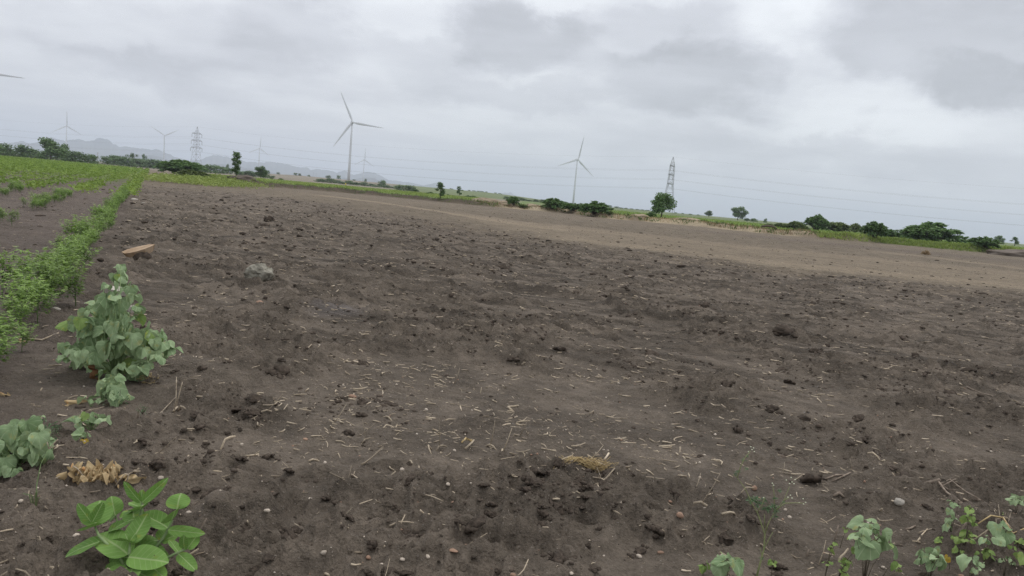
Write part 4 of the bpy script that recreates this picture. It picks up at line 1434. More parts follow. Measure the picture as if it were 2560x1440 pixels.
# ------------------------------------------------------------------ stones, clods, straw
def lump_mesh(name, seed, mat, sub=2, amp=0.28, freq=1.6, flat=0.65, shade=False, crush=None):
    bm = bmesh.new()
    bmesh.ops.create_icosphere(bm, subdivisions=sub, radius=1.0)
    co = np.array([v.co for v in bm.verts])
    s = seed * 7.77
    n = fbm(co[:, 0] * freq + s, co[:, 1] * freq + co[:, 2] * 1.7, seed, 3) + fbm(co[:, 2] * freq - s, co[:, 0] * freq + 3, seed + 9, 3) - 1.0
    n2 = fbm(co[:, 0] * freq * 3.1 + co[:, 2] * 2.9, co[:, 1] * freq * 3.1 - s, seed + 4, 2) - 0.5
    rr = 1 + amp * 2.2 * n + amp * 0.8 * n2
    co = co * rr[:, None]
    co[:, 2] *= flat
    if crush is not None:
        co[:, 2] = np.minimum(co[:, 2], crush)
    for v, c in zip(bm.verts, co): v.co = c
    me = bpy.data.meshes.new(name); bm.to_mesh(me); bm.free()
    me.materials.append(mat)
    a = me.attributes.new("tint", 'FLOAT', 'POINT'); a.data.foreach_set("value", np.full(len(me.vertices), 0.5))
    if shade: me.polygons.foreach_set("use_smooth", np.ones(len(me.polygons), bool))
    return me


def put_stone(name, me, px, py, wpx, scale, label, cat, sink=0.25, rot=0.0, tilt=(0, 0), group=None):
    p = on_ground(px, py)
    w = wpx / FPX * depth_of(p) * 0.5
    o = link(name, me, None, p)
    o.scale = (w * scale[0], w * scale[1], w * scale[2])
    o.rotation_euler = (tilt[0], tilt[1], rot)
    o.location.z += w * scale[2] * (1 - sink) * 0.6
    tag(o, label, cat, group)
    return o


def slab_mesh(name, seed, outline, thick, mat, under=0.86):
    """flat angular slab from an outline with chipped, bevelled edges"""
    rng = np.random.default_rng(seed)
    bm = bmesh.new()
    top = [bm.verts.new((x, y, thick * (0.5 + 0.25 * rng.random()))) for x, y in outline]
    bot = [bm.verts.new((x * under, y * under, -thick * 0.5)) for x, y in outline]
    bm.faces.new(top); bm.faces.new(bot[::-1])
    n = len(outline)
    for i in range(n):
        bm.faces.new((top[i], bot[i], bot[(i + 1) % n], top[(i + 1) % n]))
    bmesh.ops.triangulate(bm, faces=list(bm.faces))
    bmesh.ops.subdivide_edges(bm, edges=list(bm.edges), cuts=2, use_grid_fill=True, fractal=0.05, along_normal=0.4, seed=seed)
    bmesh.ops.recalc_face_normals(bm, faces=list(bm.faces))
    me = bpy.data.meshes.new(name); bm.to_mesh(me); bm.free()
    me.materials.append(mat)
    a = me.attributes.new("tint", 'FLOAT', 'POINT'); a.data.foreach_set("value", np.full(len(me.vertices), 0.5))
    return me


# flat tan slab tilted up, with a dark lump added below for its shadow
p = on_ground(338, 655)
w = 76 / FPX * depth_of(p) * 0.5
sl = slab_mesh("flat_rock", 5, [(-1.0, -0.1), (-0.75, 0.35), (-0.1, 0.62), (0.55, 0.7), (1.0, 0.45), (0.95, 0.0), (0.6, -0.45), (-0.1, -0.55), (-0.7, -0.4)], 0.36, MAT['rock_tan'], 0.78)
o = link("flat_rock", sl, None, (p.x, p.y + 0.1, p.z + w * 0.40)); o.scale = (w, w * 1.05, w * 1.1); o.rotation_euler = (math.radians(12), math.radians(-17), 0.15)
tag(o, "flat tan slab of rock tilted up on the bare soil behind the grey-green bush", "rock")
pr = lump_mesh("shadow_lump", 77, MAT['clod'], 3, 0.2, 1.6, 0.8, True)
o = link("slab_shadow_lump", pr, None, (p.x + w * 0.30, p.y + 0.05, p.z + 0.02)); o.scale = (w * 0.62, w * 0.42, w * 0.58)  # added dark lump fills the gap where the slab's shadow falls
tag(o, "added dark lump in place of the shadow underneath the tilted tan slab", "clod")
big = lump_mesh("rock", 21, MAT['rock_grey'], 4, 0.21, 1.7, 0.80, False)
put_stone("rock", big, 645, 706, 68, (1.05, 0.9, 1.0), "rough grey lichen-covered rock sitting on the bare soil", "rock", 0.1, 0.6)
sl2 = slab_mesh("rock", 15, [(-1.0, -0.2), (-0.7, 0.45), (0.0, 0.7), (0.7, 0.5), (1.0, 0.0), (0.7, -0.5), (-0.2, -0.6)], 0.30, MAT['rock_white'])
put_stone("rock", sl2, 300, 745, 76, (1, 0.8, 1.0), "pale flat rock half hidden behind the top of the grey-green bush", "rock", 0.3, 0.2, (0.15, 0.06))
sl3 = slab_mesh("rock", 16, [(-0.8, -0.6), (-0.9, 0.4), (-0.2, 0.8), (0.8, 0.6), (0.9, -0.3), (0.3, -0.8)], 0.6, MAT['rock_white'])
put_stone("rock", sl3, 335, 785, 36, (1, 0.8, 1.3), "small white angular rock beside the grey-green bush", "rock", 0.1, 0.5)
PEB = [lump_mesh("pebble", 31 + i, MAT['pebble'], 2, 0.22, 1.2, 0.65, True) for i in range(5)]
PEBR = [lump_mesh("pebble", 41 + i, MAT['pebble_red'], 2, 0.2, 1.2, 0.6, True) for i in range(3)]
PEBW = lump_mesh("stone", 51, MAT['rock_white'], 3, 0.2, 1.3, 0.75, True)
put_stone("stone", PEBW, 2247, 1256, 25, (1, 0.9, 1.0), "round whitish stone on the soil above the seedlings at right", "stone", 0.2)
put_stone("stone", PEBR[0], 1700, 1287, 19, (1, 0.9, 1.3), "round brown stone on the soil right of the dark clods", "stone", 0.1)
put_stone("stone", PEBR[1], 1886, 1226, 15, (1, 0.6, 1.5), "brown chip standing on edge behind the thin flowering weed", "stone", 0.2, 0.3)
put_stone("stone", PEBR[2], 2509, 1182, 22, (1.1, 0.8, 0.8), "pinkish stone near the right edge", "stone", 0.3)
put_stone("stone", PEBW, 627, 731, 20, (1, 0.6, 0.45), "flat white stone in front of the grey rock", "stone", 0.3)
put_stone("stone", PEBR[1], 650, 762, 18, (1, 0.8, 0.9), "orange stone below the flat white one", "stone", 0.2)
put_stone("stone", PEBW, 139, 783, 22, (1, 0.7, 0.7), "white stone at the edge of the crop row", "stone", 0.2)
put_stone("stone", PEBR[0], 881, 995, 20, (1, 0.8, 0.8), "reddish stone below the heap of broken straw", "stone", 0.2)
put_stone("stone", PEBR[1], 1131, 1366, 34, (1.0, 0.55, 0.3), "flat orange stone near the bottom middle", "stone", 0.3, -0.4)
put_stone("stone", PEBR[0], 1506, 1276, 12, (1, 0.8, 1.0), "small tan stone right of the big dark clod", "stone", 0.2)
put_stone("stone", PEBW, 335, 502, 14, (1.2, 0.8, 0.7), "white stone lying beside the far end of the first crop row", "stone", 0.2)
put_stone("stone", PEBW, 362, 507, 14, (1.4, 0.6, 0.5), "pale flat stone right of the white one near the row's end", "stone", 0.2)

rng = np.random.default_rng(88)
LANDMARK = [(a, b, t, ground0(a, b)) for a, b, t in [
    (330, 1400, "milkweed in the near left corner"), (245, 1205, "heap of withered leaves"), (290, 950, "tall grey-green bush"), (645, 700, "grey lichen rock"), (338, 650, "tilted tan slab"),
    (830, 770, "dried pale puddle"), (905, 905, "heap of broken straw"), (1180, 1105, "frayed golden stalk"), (1468, 1170, "golden straw bunch"), (1440, 1290, "big clods at the bottom middle"), (1131, 1366, "flat orange stone"),
    (700, 1350, "bare patch right of the milkweed"), (1700, 1285, "round brown stone"), (1890, 1400, "thin flowering weed"), (2247, 1255, "whitish round stone"), (2390, 1240, "dead grey branch"), (2160, 1400, "tall right-corner mallow seedling"), (2450, 1400, "right-corner seedlings"),
    (1195, 825, "clods in mid field"), (1660, 905, "long pale stick in the right half"), (2230, 925, "white stick at far right"), (1282, 1025, "thick forked stick"), (2460, 985, "long thin brown stick"), (930, 665, "straw scatter behind the puddle"), (640, 600, "far left part of the field"),
    (1250, 690, "far middle of the field"), (2050, 760, "far right part of the field"), (1000, 560, "hazy back of the dark ploughing"), (620, 1040, "bare soil right of the tall bush"), (1960, 1110, "clods behind the flowering weed")]]
LM = np.array([(l[3].x, l[3].y) for l in LANDMARK])
_seen_lm = {}
RANK = ["largest", "second largest", "third largest", "fourth largest", "fifth largest", "sixth largest"]


def landmark_tag(o, x, y, what, cat):
    """called in order of size on screen: ranks the piece among its like round the nearest landmark"""
    i = int(np.argmin(np.hypot(LM[:, 0] - x, LM[:, 1] - y) / np.hypot(LM[:, 0], LM[:, 1])))
    n = _seen_lm.get((what, i), 0); _seen_lm[(what, i)] = n + 1
    nm = LANDMARK[i][2]
    lab = f"{RANK[n]} {what} near the {nm}" if n < 6 else f"smaller {what} near the {nm}"
    tag(o, lab, cat, f"{what} pieces near the {nm}")




def field_points(n, rmin, rmax, rng, px0=-150, px1=2710, clump=None, power=0.0):
    """random points of the bare field; thinner with distance"""
    out = []
    while len(out) < n:
        m = n * 3
        a = np.radians(rng.uniform(-40, 42, m))
        r = rmin * (rmax / rmin) ** rng.random(m) if power == 0 else rmin + (rmax - rmin) * rng.random(m) ** power
        x, y = r * np.sin(a), r * np.cos(a)
        keep = np.ones(m, bool)
        off = row_off(x, y)
        keep &= (off < -0.35) | (rng.random(m) < 0.25)
        if clump is not None:
            keep &= rng.random(m) < clump(x, y)
        out.extend(np.column_stack((x, y))[keep].tolist())
    return np.array(out[:n])


CL_HOT = [(1195, 825, 0.9), (1450, 1285, 0.26), (2000, 1120, 0.4), (490, 1165, 0.35), (1960, 930, 0.6), (1250, 690, 1.0), (1100, 625, 1.2), (640, 620, 1.2), (950, 560, 2.0), (1600, 925, 0.4), (2380, 1010, 0.7), (1350, 1240, 0.35), (620, 1040, 0.3), (2080, 770, 1.0), (1750, 780, 0.8), (2060, 1075, 0.3), (880, 1020, 0.4), (700, 840, 0.3)]
_ch = [(ground0(a, b), s) for a, b, s in CL_HOT]


def furrow_noise(x, y):
    s = x * FUR_N.x + y * FUR_N.y + 0.5 * (fbm(x * 0.25, y * 0.25, 53, 2) - 0.5)
    return smooth(0.46, 0.66, fbm(s * 4.2, (x * FUR_D.x + y * FUR_D.y) * 0.9, 59, 3))


def clod_density(x, y):
    r = np.hypot(x, y)
    d = 0.26 * smooth(0.45, 0.62, fbm(x * 1.1 + 5, y * 1.1, 23, 3)) + 0.05
    d = (d + 0.35 * furrow_noise(x, y) * smooth(5, 9, r)) * (0.6 + 0.4 * smooth(3.2, 6, r))
    for p, s in _ch:
        d = d + 0.9 * np.exp(-((x - p.x) ** 2 + (y - p.y) ** 2) / (s * s * 0.5))
    return np.clip(d, 0, 1) * (1 - 0.85 * smooth(0.88, 1.05, r / np.interp(np.arctan2(x, y), DK_AZ, DK_R)))




def clod_cluster(seed, n, sub):
    rg = np.random.default_rng(seed)
    bm = bmesh.new(); bmesh.ops.create_icosphere(bm, subdivisions=sub, radius=1.0)
    v0 = np.array([v.co for v in bm.verts]); f0 = np.array([[v.index for v in f.verts] for f in bm.faces]); bm.free()
    g = Geo()
    for k in range(n):
        if k == 0: r, c = 0.62, np.zeros(3)
        else:
            r = 0.10 + 0.34 * rg.random() ** 1.6
            a = rg.random() * 6.28; d = 0.35 + 0.75 * rg.random()
            c = np.array([math.cos(a) * d, math.sin(a) * d * 0.8, -0.18 + 0.25 * rg.random() * (1.1 - d)])
        s = rg.random(3) * 50
        dn = fbm(v0[:, 0] * 1.7 + s[0], v0[:, 1] * 1.7 + v0[:, 2] * 1.3 + s[1], seed + k, 3) + fbm(v0[:, 2] * 2.1 + s[2], v0[:, 0] * 1.3 - v0[:, 1], seed + k + 7, 2) - 1.0
        jit = 1 + 0.95 * dn + rg.normal(size=len(v0)) * 0.10
        sc = np.array([0.8 + 0.5 * rg.random(), 0.8 + 0.5 * rg.random(), 0.55 + 0.3 * rg.random()])
        g.add(v0 * jit[:, None] * r * sc + c, f0, 0.42 + 0.2 * rg.random())
    return g


CLODS = [clod_cluster(61 + i, 11, 2).mesh("clod", MAT['clod']) for i in range(9)]
NCL = 17000
cp = field_points(NCL, 2.4, 75, rng, clump=clod_density, power=1.5)
cs = 0.0055 * np.exp(rng.normal(size=NCL) * 0.62) * (1 + 0.13 * np.minimum(np.hypot(cp[:, 0], cp[:, 1]), 24)) * (1 + 0.6 * (rng.random(NCL) < 0.04)) + 0.024 * rng.random(NCL) ** 4 * (np.hypot(cp[:, 0], cp[:, 1]) < 10)
czs = height(cp[:, 0], cp[:, 1])
order = np.argsort(-cs / np.hypot(cp[:, 0], cp[:, 1]))
big_i = order[:295]
for k, i in enumerate(big_i):
    o = link("clod", CLODS[k % 9], None, (cp[i, 0], cp[i, 1], czs[i] + cs[i] * 0.05))
    s = cs[i]
    o.scale = (s * (0.8 + 0.7 * rng.random()), s * (0.8 + 0.7 * rng.random()), s * (0.7 + 0.5 * rng.random()))
    o.rotation_euler = (rng.normal() * 0.3, rng.normal() * 0.3, rng.random() * 6.28)
    landmark_tag(o, cp[i, 0], cp[i, 1], "crumbly dark earth clod", "clod")
g = Geo()
lo = [clod_cluster(161 + i, 3, 1) for i in range(8)] + [clod_cluster(181 + i, 1, 1) for i in range(6)]
loV = [np.concatenate(m.v) for m in lo]; loF = [np.concatenate(m.f) for m in lo]
for i in order[295:]:
    far_ = cp[i, 1] > 13
    k = int(rng.integers(8, 14)) if far_ else int(rng.integers(8)); a = (math.atan2(FUR_D.y, FUR_D.x) + rng.normal() * 0.5) if far_ else rng.random() * 6.28
    c, s_ = math.cos(a), math.sin(a)
    Vv = loV[k] * np.array([1.6 if far_ else 1, 0.7 + 0.6 * rng.random(), 0.9]) * cs[i]
    Vv = np.column_stack((Vv[:, 0] * c - Vv[:, 1] * s_, Vv[:, 0] * s_ + Vv[:, 1] * c, Vv[:, 2])) + [cp[i, 0], cp[i, 1], czs[i] + cs[i] * 0.05]
    g.add(Vv, loF[k], 0.4 + 0.3 * rng.random())
tag(link("crumbled_earth", g.mesh("crumbled_earth", MAT['clod'])), "small crumbs of dark earth strewn over the field", None, kind="stuff")

# pebbles
NP = 1500
pp = field_points(NP, 2.4, 16, rng)
ps = 0.0035 + 0.010 * rng.random(NP) ** 4
pz = height(pp[:, 0], pp[:, 1])
order = np.argsort(-ps / np.hypot(pp[:, 0], pp[:, 1]))
for k, i in enumerate(order[:90]):
    red = rng.random() < 0.35
    o = link("pebble", (PEBR[k % 3] if red else PEB[k % 5]), None, (pp[i, 0], pp[i, 1], pz[i] + ps[i] * 0.25))
    o.scale = (ps[i] * (0.8 + 0.6 * rng.random()), ps[i] * (0.8 + 0.5 * rng.random()), ps[i])
    o.rotation_euler = (0, 0, rng.random() * 6.28)
    landmark_tag(o, pp[i, 0], pp[i, 1], "reddish pebble" if red else "pale pebble", "pebble")
g = Geo(); g2 = Geo()
octV = np.array([(1, 0, 0), (-1, 0, 0), (0, 1, 0), (0, -1, 0), (0, 0, 0.7), (0, 0, -0.7)], float)
octF = np.array([(0, 2, 4), (2, 1, 4), (1, 3, 4), (3, 0, 4), (2, 0, 5), (1, 2, 5), (3, 1, 5), (0, 3, 5)])
for i in order[90:]:
    Vv = octV * ps[i] * (0.7 + 0.6 * rng.random((6, 1))) + [pp[i, 0], pp[i, 1], pz[i] + ps[i] * 0.2]
    (g2 if rng.random() < 0.3 else g).add(Vv, octF, 0.3 + 0.4 * rng.random())
tag(link("fine_gravel", g.mesh("fine_gravel", MAT['pebble'], True)), "fine pale gravel grains in the soil", None, kind="stuff")
tag(link("fine_red_gravel", g2.mesh("fine_red_gravel", MAT['pebble_red'], True)), "fine reddish gravel grains in the soil", None, kind="stuff")

# broken straw and stalks
def stalk_mesh(seed, sides=5, fork=False):
    rng = np.random.default_rng(seed)
    b = rng.normal() * 0.32; c = rng.normal() * 0.35
    k = 0.05
    g = Geo()
    V, F = tube([(-0.5, 0, 0), (-0.18, b, 0.02), (0.16, b * 0.8 + c * 0.3, 0.015), (0.5, c, 0.0)], [k, k * 0.92, k * 0.85, k * 0.6], sides); g.add(V, F)
    if fork:
        V, F = tube([(-0.1, b * 0.9, 0.02), (0.10, b + 0.6, 0.28), (0.20, b + 1.1, 0.5)], [k * 0.6, k * 0.5, k * 0.3], 4); g.add(V, F)
    return g.mesh("straw_stalk", MAT['straw'], True)


STRAW = [stalk_mesh(700 + i, 6, i % 4 == 3) for i in range(12)]
ST_HOT = [(900, 905, 0.38, 1.3), (840, 850, 0.35, .9), (760, 800, 0.4, .5), (930, 665, 0.8, 1.5), (880, 640, 0.9, 1.0), (740, 600, 1.5, 1.2), (1480, 940, 0.35, 0.9), (1680, 940, 0.35, 1.2), (1440, 950, 0.3, .8), (1280, 1020, 0.3, .8),
          (1520, 1050, 0.3, 0.6), (800, 1090, 0.3, .8), (1680, 1150, 0.3, .7), (880, 985, 0.3, .9), (720, 690, 0.7, .7), (1800, 730, 0.8, .4), (1990, 830, 0.8, .4), (1240, 1060, 0.3, .6), (1130, 940, 0.3, .6), (2300, 880, 0.6, 0.5), (560, 560, 2.0, 1.0), (680, 520, 3.0, 0.8)]
_sh = [(ground0(a, b), s, q) for a, b, s, q in ST_HOT]


def straw_density(x, y):
    r = np.hypot(x, y)
    d = 0.16 + 0.30 * smooth(0.48, 0.68, fbm(x * 0.9 + 30, y * 0.9, 123, 3)) + 0.18 * furrow_noise(x, y)
    d = d * (0.10 + 0.90 * smooth(2.6, 4.8, r))
    for p, s, q in _sh:
        d = d + q * 0.75 * np.exp(-((x - p.x) ** 2 + (y - p.y) ** 2) / (s * s * 0.5))
    dk = np.interp(np.arctan2(x, y), DK_AZ, DK_R)
    return np.clip(d, 0, 1) * (1 - 0.8 * smooth(0.9, 1.1, r / dk))


NS = 15500
sp = field_points(NS, 2.5, 36, rng, clump=straw_density, power=1.65)
sl_ = 0.009 + 0.078 * rng.random(NS) ** 3.6 + 0.0010 * np.hypot(sp[:, 0], sp[:, 1])
sz = height(sp[:, 0], sp[:, 1])
order = np.argsort(-sl_ / np.hypot(sp[:, 0], sp[:, 1]))
for k, i in enumerate(order[:298]):
    L_ = sl_[i] * 1.15
    o = link("straw_stalk", STRAW[k % 12], None, (sp[i, 0], sp[i, 1], sz[i] + 0.0015))
    rs = (0.0020 + 0.0045 * rng.random() ** 1.6) / 0.05
    o.scale = (L_, rs * (0.9 + 0.5 * rng.random()), rs)
    o.rotation_euler = (rng.random() * 6.28, rng.normal() * 0.13, math.atan2(FUR_D.y, FUR_D.x) + rng.normal() * 0.9)
    landmark_tag(o, sp[i, 0], sp[i, 1], "loose dry straw stalk", "straw")
g = Geo()
for i in order[298:]:
    a = math.atan2(FUR_D.y, FUR_D.x) + rng.normal() * 0.9; L_ = sl_[i]; k = min(L_ * (0.045 + 0.10 * rng.random() ** 2), 0.0040 + 0.00028 * sp[i, 1])
    if sp[i, 1] > 12: k *= 1.25
    d = np.array([math.cos(a), math.sin(a), rng.normal() * 0.12]) * L_ * 0.5
    b = np.array([-math.sin(a), math.cos(a), 0.1]) * L_ * rng.normal() * 0.10
    c = np.array([sp[i, 0], sp[i, 1], sz[i] + k * 0.4 + abs(d[2]) * 0.7])
    V, F = tube([c - d, c + b, c + d], [k, k * 0.9, k * 0.7], 4, True)
    g.add(V, F, 0.08 + 0.6 * rng.random())
tag(link("straw_litter", g.mesh("straw_litter", MAT['straw'])), "short bits of broken straw littering the field", None, kind="stuff")

# ------------------------------------------------------------------ broad leaves of the plants close by
def leaf_outline(kind, n=30):
    t = np.linspace(0, 2 * math.pi, n, endpoint=False)
    if kind == 'ovate':           # milkweed: broad ellipse, short pointed tip, base at origin
        y = 0.5 - 0.5 * np.cos(t)
        w = 0.33 * np.sign(np.sin(t)) * np.abs(np.sin(t)) ** 0.82 * (1 + 0.10 * np.cos(t))
        y = y + 0.05 * np.exp(-((t - math.pi) / 0.22) ** 2)
        return np.column_stack((w, y))
    # heart shaped mallow leaf, petiole at origin, tip at +y
    x = 16 * np.sin(t) ** 3 / 32.0
    yy = (13 * np.cos(t) - 5 * np.cos(2 * t) - 2 * np.cos(3 * t) - np.cos(4 * t)) / 32.0
    hx, hy = x, -yy + 0.16
    ex, ey = 0.46 * np.sin(t), -0.50 * np.cos(t) + 0.30
    ser = 1 + 0.025 * np.cos(t * 15)
    return np.column_stack(((hx * 0.5 + ex * 0.5) * ser, (hy * 0.55 + ey * 0.45) * ser))


def leaf_mesh(name, kind, mat, seed, fold=0.25, droop=0.35, wave=0.05, cup=0.0, rings=6, n=30):
    rng = np.random.default_rng(seed)
    O = leaf_outline(kind, n)
    cen = np.array([0, 0.42]) if kind == 'ovate' else np.array([0, 0.18])
    V = [cen[None, :]]
    for r in range(1, rings + 1):
        V.append(cen + (O - cen) * (r / rings))
    P = np.concatenate(V)
    x, y = P[:, 0], P[:, 1]
    ph = rng.random(4) * 6.28
    z = fold * np.abs(x) - droop * (y - 0.1) ** 2 * np.sign(y - 0.1) + cup * (x ** 2 + (y - 0.4) ** 2)
    z = z + wave * np.sin(7 * y + ph[0]) * np.abs(x) * 2 + wave * 0.6 * np.sin(9 * x + ph[1]) * np.cos(6 * y + ph[2])
    co = np.column_stack((x, y, z))
    tri = np.array([(0, 1 + k, 1 + (k + 1) % n) for k in range(n)])
    Q = []
    for r in range(rings - 1):
        for k in range(n):
            a = 1 + r * n; b = a + n
            Q.append((a + k, b + k, b + (k + 1) % n, a + (k + 1) % n))
    g = Geo(); g.add(co, [tri, np.array(Q)], 0.5, P)
    return g.mesh(name, mat, True)


LEAF = {}
for key, kind, mat, var in (('calo', 'ovate', 'calo', 5), ('abut', 'heart', 'abut', 6), ('abut_y', 'heart', 'abut_y', 4), ('yellow', 'heart', 'leaf_yellow', 2), ('dry', 'ovate', 'leaf_dry', 5), ('brown', 'ovate', 'leaf_brown', 2)):
    LEAF[key] = []
    for v in range(var):
        if key == 'calo': m = leaf_mesh("leaf", kind, MAT[mat], 900 + v, 0.08 + 0.05 * v, 0.08 + 0.06 * v, 0.045)
        elif key in ('dry', 'brown'): m = leaf_mesh("leaf", kind, MAT[mat], 950 + v, 0.6, 0.6 + 0.4 * v, 0.55, 0.5, 6, 26)
        else: m = leaf_mesh("leaf", kind, MAT[mat], 930 + v + (10 if key == 'abut_y' else 0), [0.1, 0.35, 0.7, -0.15, 0.5, 0.9][v % 6] - 0.45, 0.35 + 0.12 * v, 0.09)
        LEAF[key].append(m)


def place_leaf(parent, key, base, tip, width=None, roll=0.0, nhint=(0, -0.45, 0.9), var=None, root=None):
    base, tip = Vector(base), Vector(tip)
    d = tip - base
    L_ = d.length
    y = d.normalized()
    n = Vector(nhint)
    x = y.cross(n)
    if x.length < 1e-3: x = y.cross(Vector((1, 0, 0)))
    x.normalize()
    z = x.cross(y)
    R = Matrix((x, y, z)).transposed()
    R = Matrix.Rotation(math.radians(roll), 3, y) @ R
    ms = LEAF[key]
    m = ms[random.randrange(len(ms)) if var is None else var % len(ms)]
    o = link("leaf", m, parent)
    wfull = 0.64 if key in ('calo', 'dry', 'brown') else 0.96
    ext = 1.0 if key in ('calo', 'dry', 'brown') else 0.80
    sy = L_ / ext
    sx = sy if width is None else width / wfull
    M4 = (Matrix.Translation(base) @ R.to_4x4() @ Matrix.Diagonal((sx, sy, (sx + sy) * 0.5, 1)))
    o.matrix_local = Matrix.Translation(-Vector((root or parent).location)) @ M4
    return o


def stem_part(parent, pts, radii, mat, name="stem", sides=7, root=None):
    g = Geo()
    off = Vector((root or parent).location)
    V, F = tube([tuple(Vector(p) - off) for p in pts], radii, sides)
    g.add(V, F)
    return link(name, g.mesh(name, MAT[mat], True), parent)


# --- milkweed in the near left corner, leaf by leaf
base = on_ground(322, 1452)
D0 = depth_of(base)
milk = thing("milkweed_plant", "glossy green milkweed with big oval leaves in the near left corner", "plant", base)


def zc(x, y): return 150 + x / 5.538, 1180 + y / 5.538


def mpt(x, y, dd): return at(*zc(x, y), D0 + dd)


CAL = [  # base x,y,depth ; tip x,y,depth ; width ; roll
    (945, 1145, -.02, 545, 825, .03, 340, 6), (955, 1185, -.03, 1435, 1195, -.05, 290, 8), (985, 985, .0, 1185, 585, .05, 285, -10), (1025, 1005, -.02, 740, 875, -.05, 150, 60),
    (940, 955, .0, 895, 825, .02, 105, 0), (965, 960, -.01, 1035, 860, .0, 85, 30), (485, 745, .03, 545, 395, .09, 340, 0), (435, 690, .03, 232, 462, .02, 130, -45),
    (450, 690, .02, 592, 435, .02, 120, 65), (585, 722, .03, 228, 800, -.03, 120, 60), (548, 962, .0, 72, 1112, -.04, 215, 15), (762, 592, .12, 715, 345, .13, 205, 10),
    (1118, 415, .12, 878, 160, .10, 120, -62), (1142, 415, .12, 1445, 135, .10, 120, 62), (1132, 408, .13, 1130, 250, .14, 85, 0), (1115, 530, .10, 1110, 395, .02, 250, 0),
    (1120, 500, .12, 970, 405, .12, 150, 30), (1030, 700, .08, 1000, 480, .12, 225, 0), (670, 830, .05, 1000, 612, .08, 190, -20), (1495, 785, .06, 1142, 508, .10, 235, 10),
    (1620, 515, .08, 1655, 298, .10, 265, 0), (1555, 675, .06, 1555, 475, .0, 255, 0), (1500, 800, .05, 1975, 850, .02, 125, 35), (1765, 1065, .03, 1905, 855, .05, 165, 0),
    (1720, 1065, .03, 1700, 905, .0, 110, 30), (1640, 1135, .02, 1872, 1335, -.03, 150, 0), (1640, 1120, .03, 1535, 915, .06, 120, 30), (1010, 1065, .04, 1305, 890, .07, 240, -10),
    (1100, 1015, .04, 1440, 1085, .03, 160, 0), (935, 1330, -.03, 600, 1470, -.10, 250, 10), (955, 1180, .0, 655, 1160, .03, 190, -40), (1265, 1305, .0, 1440, 1450, -.06, 165, 0),
    (900, 1400, -.02, 590, 1330, .0, 180, -30), (1090, 1400, -.03, 1330, 1480, -.08, 180, 0), (1380, 945, .06, 1490, 765, .09, 165, 0), (1400, 960, .06, 1620, 850, .08, 130, 20),
    (860, 520, .14, 660, 650, .12, 150, 20), (1010, 520, .14, 830, 610, .10, 170, 30), (960, 1270, .02, 700, 1290, .02, 210, -10), (1330, 1130, .05, 1490, 1230, .04, 150, 0), (1010, 1330, -.05, 930, 1490, -.12, 220, 0)]
for c in CAL:
    b, t = mpt(*c[:3]), mpt(*c[3:6])
    wd = c[6] / 5.538 / FPX * D0 * 1.22
    place_leaf(milk, 'calo', b, t, wd, c[7])
for pts in ([(1000, 1500, 0), (975, 1300, -.01), (960, 1100, -.02), (970, 960, -.01)], [(980, 1480, 0), (820, 1150, .0), (540, 890, .01), (480, 740, .03)], [(1000, 1470, .02), (1060, 900, .07), (1125, 560, .1), (1130, 410, .12)],
            [(1020, 1480, .02), (1260, 1120, .04), (1420, 930, .05), (1500, 790, .06), (1560, 670, .06)], [(1030, 1490, .01), (1330, 1270, .02), (1600, 1130, .02), (1760, 1060, .03)], [(990, 1480, .03), (860, 900, .08), (762, 592, .12)]):
    stem_part(milk, [mpt(*p) for p in pts], [0.006] * (len(pts) - 2) + [0.005, 0.003], 'stem_green')


# --- mallow plants: nodes with drooping heart leaves
def mallow(label, base_px, nodes, leaf_px, key='abut', depth_jit=0.12, stem='stem_green', name="mallow_plant", per=(3, 5), group=None, trunk=True, sr=0.004, upright=0.0, dbase=0.0, minz=0.03):
    b = on_ground(*base_px)
    D = depth_of(b) + dbase
    t = thing(name, label, "plant", b, 0, group)
    top = None
    for (px, py) in nodes:
        dj = random.uniform(-1, 1) * depth_jit
        p = at(px, py, D + dj)
        p.z = max(p.z, b.z + minz)
        if trunk:
            mid = b.lerp(p, 0.55) + Vector((0, 0, 0.12 * (p - b).length))
            mid = Vector((b.x * 0.65 + p.x * 0.35, b.y * 0.65 + p.y * 0.35, b.z * 0.4 + p.z * 0.6 - 0.01))
            br = stem_part(t, [b, mid, p], [sr, sr * 0.8, sr * 0.45], stem, "stem", 6)
        k = random.randint(*per)
        a0 = random.random() * 6.28
        for q in range(k):
            a = a0 + q * 6.28 / k + random.uniform(-0.5, 0.5)
            L_ = leaf_px / FPX * D * random.uniform(0.5, 1.22)
            out = Vector((math.cos(a), math.sin(a), 0))
            pet = p + out * L_ * random.uniform(0.15, 0.55) + Vector((0, 0, L_ * random.uniform(-0.1, 0.25)))
            tip = pet + (out * random.uniform(0.45, 0.9) + Vector((0, 0, random.uniform(-1.3, 0.0) + upright))) * L_
            if tip.z < b.z + 0.005: tip.z = b.z + 0.01
            stem_part(br, [p, pet.lerp(p, 0.4) + Vector((0, 0, 0.006)), pet], [0.0022, 0.0018, 0.0012], stem, "petiole", 5, t)
            kk = key
            if key == 'abut' and random.random() < 0.03: kk = 'abut_y'
            nh = out * 0.55 + Vector((0, -0.15, 0.75))
            lf = place_leaf(br, kk, pet, tip, (tip - pet).length * random.uniform(1.0, 1.25), random.uniform(-30, 30), nh, None, t)
    return t


